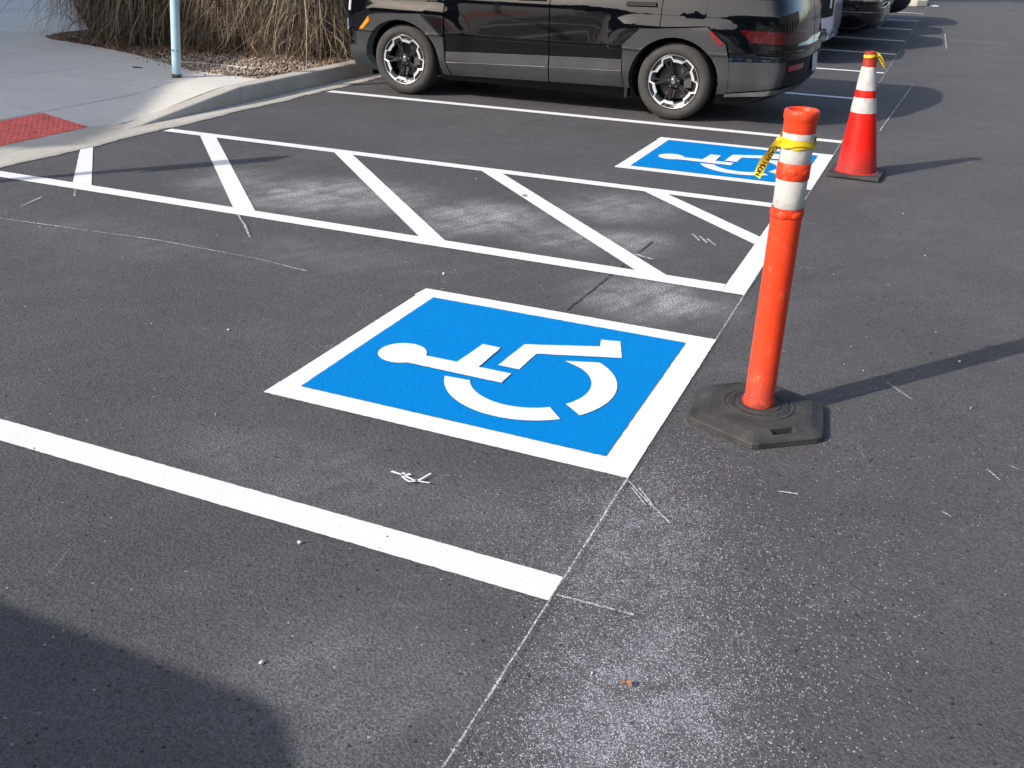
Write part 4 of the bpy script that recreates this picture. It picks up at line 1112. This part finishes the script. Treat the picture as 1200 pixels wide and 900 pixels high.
# vehicle in the bay behind the camera, whose shadow reaches the near corner
xr = -1.50
tn = mk_tab(xr, 4.5, .93, 1.05, 1.66, 1.0, .05, 1.7, .28, lo=.22)
gen_car('parked_car', (-3.8, -1.47), 'dark SUV parked on the near side of the broad stall line', tn, ((xr - 3.6, .34), (xr - .95, .34)), M['paint_navy'], dict(rx=(.2, .3), ry=(.5, .6), L=(.5, .6)),
        cutr=.38, rt=.34, win=std_windows(xr, 4.5, 1.05, 1.66, 1.0, .05, 1.7, .28), lamps=[('tail_lamp', [(-2.05, .80), (-1.6, .80), (-1.6, 1.0), (-2.05, 1.0)], .006, M['red_lens'])])

# ------------------------------------------------------------------ sign posts
def sign_post(x, y, h, label, sign_z, two=True):
    z0 = zwalk(x, y)
    r = empty('sign_post', (x, y, z0)); tag(r, label, 'sign post', 'pale blue sign posts')
    mb = MB(); mb.lathe([(.0435, .035), (.0435, h)], 20, cap=True); mb.build('post', M['blue_post'], r, smooth=False, bevel=.002)
    for p_ in r.children[0].data.polygons: p_.use_smooth = True
    mb = MB(); mb.lathe([(.046, -.01), (.0455, .022), (.0437, .036)], 20, cap=False); mb.build('post_foot', M['rust'], r, smooth=True)
    mb = MB(); mb.lathe([(.046, h), (.046, h + .012), (.03, h + .03), (.004, h + .036)], 20); mb.build('post_cap', M['galv'], r, smooth=True)
    mb = MB(); mb.lathe([(.007, 0), (.006, -.012)], 10, (0, -.043, .26), axis='Y'); mb.build('bolt', M['rust'], r)
    for zz, hh, m in ((sign_z, .45, M['sign_blue']), (sign_z - .27, .16, M['sign_white'])):
        mb = MB(); mb.box(.046, .049, -.115, .115, zz - hh / 2, zz + hh / 2); mb.build('sign_plate', m, r)
    return r
sp_ = sign_post(-6.25, 7.62, 2.25, 'pale blue steel sign post on the sidewalk before the tall grass', 2.0)
sp_.rotation_euler = (R(-2), R(5.5), 0)
sign_post(-5.86, 2.98, 2.10, 'pale blue steel sign post at the head of the nearest bay', 1.86)
mb = MB(); mb.box(-.045, .04, -.010, .010, 0, .012); mb.box(.05, .075, -.008, .012, 0, .01)
tw_ = mb.build('twig', M['grey_debris'], loc=(-7.05, 7.93, zwalk(-7, 7.9)), bevel=.003); tag(tw_, 'small dark twig lying on the sidewalk left of the blue post', 'twig')

# ------------------------------------------------------------------ ornamental grass clumps
def clump(x, y, nb, rad, hgt, label, seed, dry=.6, lean=(0, 0)):
    rnd = random.Random(seed)
    r = empty('pampas_grass', (x, y, .14)); tag(r, label, 'grass clump', 'tall grass clumps in the planting bed')
    for part, frac in (('green_blades', 1 - dry), ('dry_blades', dry)):
        vs = []; fs = []; tint = []
        for _ in range(int(nb * frac * .95)):
            a = rnd.uniform(0, 2 * math.pi); rb = rad * .55 * math.sqrt(rnd.random())
            bx, by = rb * math.cos(a), rb * math.sin(a)
            a2 = a + rnd.gauss(0, .9); d = Vector((math.cos(a2), math.sin(a2), 0))
            L = hgt * rnd.uniform(.7, 1.25)
            if part == 'dry_blades':
                up = rnd.uniform(.15, .95); out = rnd.uniform(.15, 1.0) * hgt * .5; drop = up * hgt * rnd.uniform(.55, 1.1)
            else:
                up = rnd.uniform(.7, 1.15); out = rnd.uniform(.25, .95) * hgt * .6; drop = up * hgt * rnd.uniform(.1, .6)
            w_ = rnd.uniform(.0028, .0078); sidev = Vector((-d.y, d.x, 0)); n = 9
            wob = rnd.gauss(0, .26 if rnd.random() < .65 else .6); wob2 = rnd.gauss(0, .12); kk = rnd.uniform(.4, .95); kd = Vector((rnd.gauss(0, .35), rnd.gauss(0, .35), 0)) if rnd.random() < .3 else Vector((0, 0, 0)); tw = rnd.uniform(-1, 1)
            if part == 'dry_blades': c = rnd.choice([(.42, .32, .215), (.22, .16, .105), (.60, .49, .35), (.12, .085, .055), (.28, .20, .135), (.09, .065, .045), (.17, .125, .085), (.07, .05, .035)])
            else: c = rnd.choice([(.17, .175, .10), (.23, .225, .14), (.30, .28, .18), (.11, .115, .065), (.36, .33, .22)])
            k = rnd.uniform(.75, 1.2); c = tuple(q * k for q in c)
            o = len(vs)
            for i in range(n + 1):
                t = i / n
                zz = up * hgt * (1 - (1 - min(1, t * 1.9)) ** 2) - drop * max(0, t - .38) ** 1.5 / (.62 ** 1.5)
                hh = out * (t ** 1.15)
                p_ = Vector((bx, by, 0)) + d * hh + sidev * (wob * t + wob2 * math.sin(6 * t)) + kd * max(0, t - kk) + Vector((0, 0, max(.01 + rnd.uniform(0, .02), zz)))
                wv = (sidev * math.cos(tw * t) + Vector((0, 0, 1)) * math.sin(tw * t) * .6) * (w_ * (1 - .85 * t ** 2))
                vs += [tuple(p_ + wv), tuple(p_ - wv)]; tint += [*c, 1, *c, 1]
            fs += [(o + 2 * i, o + 2 * i + 1, o + 2 * i + 3, o + 2 * i + 2) for i in range(n)]
        b = MB(); b.v = vs; b.f = fs
        stuff(b.build(part, M['blade'], r, recalc=False, tint=tint, smooth=True))
    # thatch: short broken litter at the foot
    vs = []; fs = []; tint = []
    for _ in range(700):
        a = rnd.uniform(0, 2 * math.pi); q = rad * rnd.uniform(.3, 2.1); p_ = Vector((q * math.cos(a), q * math.sin(a), rnd.uniform(.015, .05))); th = rnd.uniform(0, 6.3)
        if y + p_.y < bed_edge(x + p_.x) + .02: continue
        d = Vector((math.cos(th), math.sin(th), rnd.uniform(-.2, .25))) * rnd.uniform(.04, .14); s_ = Vector((-d.y, d.x, 0)).normalized() * .004; o = len(vs)
        vs += [tuple(p_ - d + s_), tuple(p_ - d - s_), tuple(p_ + d - s_), tuple(p_ + d + s_)]; fs.append((o, o + 1, o + 2, o + 3))
        c = rnd.choice([(.25, .15, .09), (.33, .23, .14), (.18, .11, .07)]); tint += [*c, 1] * 4
    b = MB(); b.v = vs; b.f = fs; stuff(b.build('thatch', M['blade'], r, recalc=False, tint=tint))
clump(-9.45, 10.15, 2800, .60, 1.6, 'pale green and tan grass clump at the far tip of the bed', 8, .45)
clump(-8.45, 9.85, 3200, .60, 1.5, 'bushy tan and green grass clump between bed tip and blue post', 1, .55)
clump(-7.25, 9.95, 3000, .50, 1.55, 'dry tan grass clump directly behind the blue post', 2, .62)
clump(-6.1, 9.95, 3000, .50, 1.5, 'dry straw grass clump over the gravel beside the SUV nose', 3, .66)
clump(-5.95, 11.6, 1800, .45, 1.4, 'greenish grass clump hidden behind the SUV nose', 4, .4)

# ------------------------------------------------------------------ unseen building, guessed and placed so its shadow falls on the walk
tx_, ty_ = -5.18, 5.35
H = 9.0; t_ = H / math.tan(SUN_EL)
C0 = Vector((tx_ - math.cos(SUN_AZ) * t_, ty_ - math.sin(SUN_AZ) * t_))
ed = Vector((-.31, .95)).normalized(); en = Vector((ed.y, -ed.x))
ang = math.atan2(ed.y, ed.x)
bl = empty('shade_building', (C0.x, C0.y, .0), ang); tag(bl, 'unseen tan stucco building, guessed and placed to shade the sidewalk', 'building')
LB = 18.3
mb = MB(); mb.box(0, LB, .0, 12, -.1, H - .35); mb.build('wall', M['stucco'], bl)
mb = MB(); mb.box(-.0, LB, .003, 12, H - .347, H); mb.build('parapet', M['trim'], bl)
for k in range(5):
    x0 = 1.0 + k * 3.4
    for z0, z1 in ((.5, 3.0), (4.8, 6.8)):
        mb = MB(); mb.box(x0, x0 + 2.2, -.05, -.002, z0, z1); f = mb.build('window', M['trim'], bl)
        mb = MB(); mb.box(x0 + .08, x0 + 2.12, -.06, -.052, z0 + .08, z1 - .08); mb.build('pane', M['glass'], f)

ob = empty('reflection_blocker_rear', (6, -34, 0)); tag(ob, 'added dark building behind the camera, unseen, to darken the SUV reflections', 'building')  # added out of view to keep the bright horizon out of the SUV doors
M['blocker_wall'] = simple('dark_blocker_wall', (.11, .11, .12), .9, bump=.4, bscale=40)
mb = MB(); mb.box(-55, 45, -14, 0, 0, 8.6); mb.build('wall', M['blocker_wall'], ob)
mb = MB(); mb.box(-55.2, 45.2, -14.2, .3, 8.603, 9.1); mb.build('roof_edge', M['trim'], ob)
for k in range(16):
    mb = MB(); mb.box(-52 + k * 6, -49 + k * 6, .002, .06, .4, 3.0); f = mb.build('window', M['trim'], ob)
    mb = MB(); mb.box(-51.9 + k * 6, -49.1 + k * 6, .062, .07, .5, 2.9); mb.build('pane', M['glass'], f)

ob = empty('reflection_blocker_lane', (26, 18, 0)); tag(ob, 'added dark block past the driving lane, unseen, to cut sky glare on the SUV', 'building')  # added off frame to cut sky glare in the SUV's rear corner
mb = MB(); mb.box(0, 14, -30, 32, 0, 8.6); mb.build('wall', M['blocker_wall'], ob)
mb = MB(); mb.box(-.3, 14.2, -30.2, 32.2, 8.603, 9.1); mb.build('roof_edge', M['trim'], ob)
for k in range(9):
    mb = MB(); mb.box(-.06, -.002, -28 + k * 6.5, -24.5 + k * 6.5, 1.0, 3.0); f = mb.build('window', M['trim'], ob)
    mb = MB(); mb.box(-.07, -.062, -27.9 + k * 6.5, -24.6 + k * 6.5, 1.1, 2.9); mb.build('pane', M['glass'], f)

# ------------------------------------------------------------------ far island with a tree
pts = [(-4.9, 26.95), (-.25, 26.95), (-.03, 27.15), (-.03, 28.4), (-.25, 28.6), (-4.9, 28.6)]
mb = MB(); mb.prism(pts, .0, .15); isl = struct(mb.build('kerbed_island', M['kerb'], bevel=.02))
mb = MB(); mb.prism([(-4.8, 27.1), (-.35, 27.1), (-.2, 27.2), (-.2, 28.35), (-.35, 28.45), (-4.8, 28.45)], .1, .165); mb.build('island_soil', M['soil'], isl)
def tree(x, y, h, rad, n, label, seed):
    rnd = random.Random(seed); r = empty('tree', (x, y, .15)); tag(r, label, 'tree')
    mb = MB(); mb.lathe([(.16, 0), (.12, .3), (.10, h * .45), (.07, h * .75), (.02, h * .95)], 10)
    tips = []
    for k in range(9):
        a = rnd.uniform(0, 6.3); z0 = h * rnd.uniform(.35, .6); p0 = Vector((0, 0, z0)); p1 = Vector((math.cos(a) * rad * .75, math.sin(a) * rad * .75, z0 + h * rnd.uniform(.15, .4)))
        d = (p1 - p0); s1 = d.cross(Vector((0, 0, 1))).normalized(); s2 = d.cross(s1).normalized(); o = len(mb.v)
        for p_, w_ in ((p0, .05), (p1, .012)):
            for q in range(5): mb.v.append(tuple(p_ + s1 * w_ * math.cos(q * 1.2566) + s2 * w_ * math.sin(q * 1.2566)))
        for q in range(5): mb.f.append((o + q, o + (q + 1) % 5, o + 5 + (q + 1) % 5, o + 5 + q))
        tips += [p0.lerp(p1, t) for t in (.5, .75, 1)]
    mb.build('trunk', M['bark'], r)
    vs = []; fs = []; tint = []
    for _ in range(n):
        c = rnd.choice(tips); p_ = c + Vector((rnd.gauss(0, .45), rnd.gauss(0, .45), rnd.gauss(0, .4))) * rad * .55
        a = Vector((rnd.uniform(-1, 1), rnd.uniform(-1, 1), rnd.uniform(-1, 1))).normalized() * .06; b = a.cross(Vector((rnd.uniform(-1, 1), rnd.uniform(-1, 1), 1))).normalized() * .04; o = len(vs)
        vs += [tuple(p_ - a), tuple(p_ + b), tuple(p_ + a), tuple(p_ - b)]; fs.append((o, o + 1, o + 2, o + 3)); k = rnd.uniform(.7, 1.2); tint += [.05 * k, .085 * k, .025 * k, 1] * 4
    b = MB(); b.v = vs; b.f = fs; stuff(b.build('crown', M['leaf'], r, recalc=False, tint=tint))
tree(-1.7, 27.8, 5.0, 1.9, 7000, 'young leafy tree on the kerbed island past the parked row', 5)
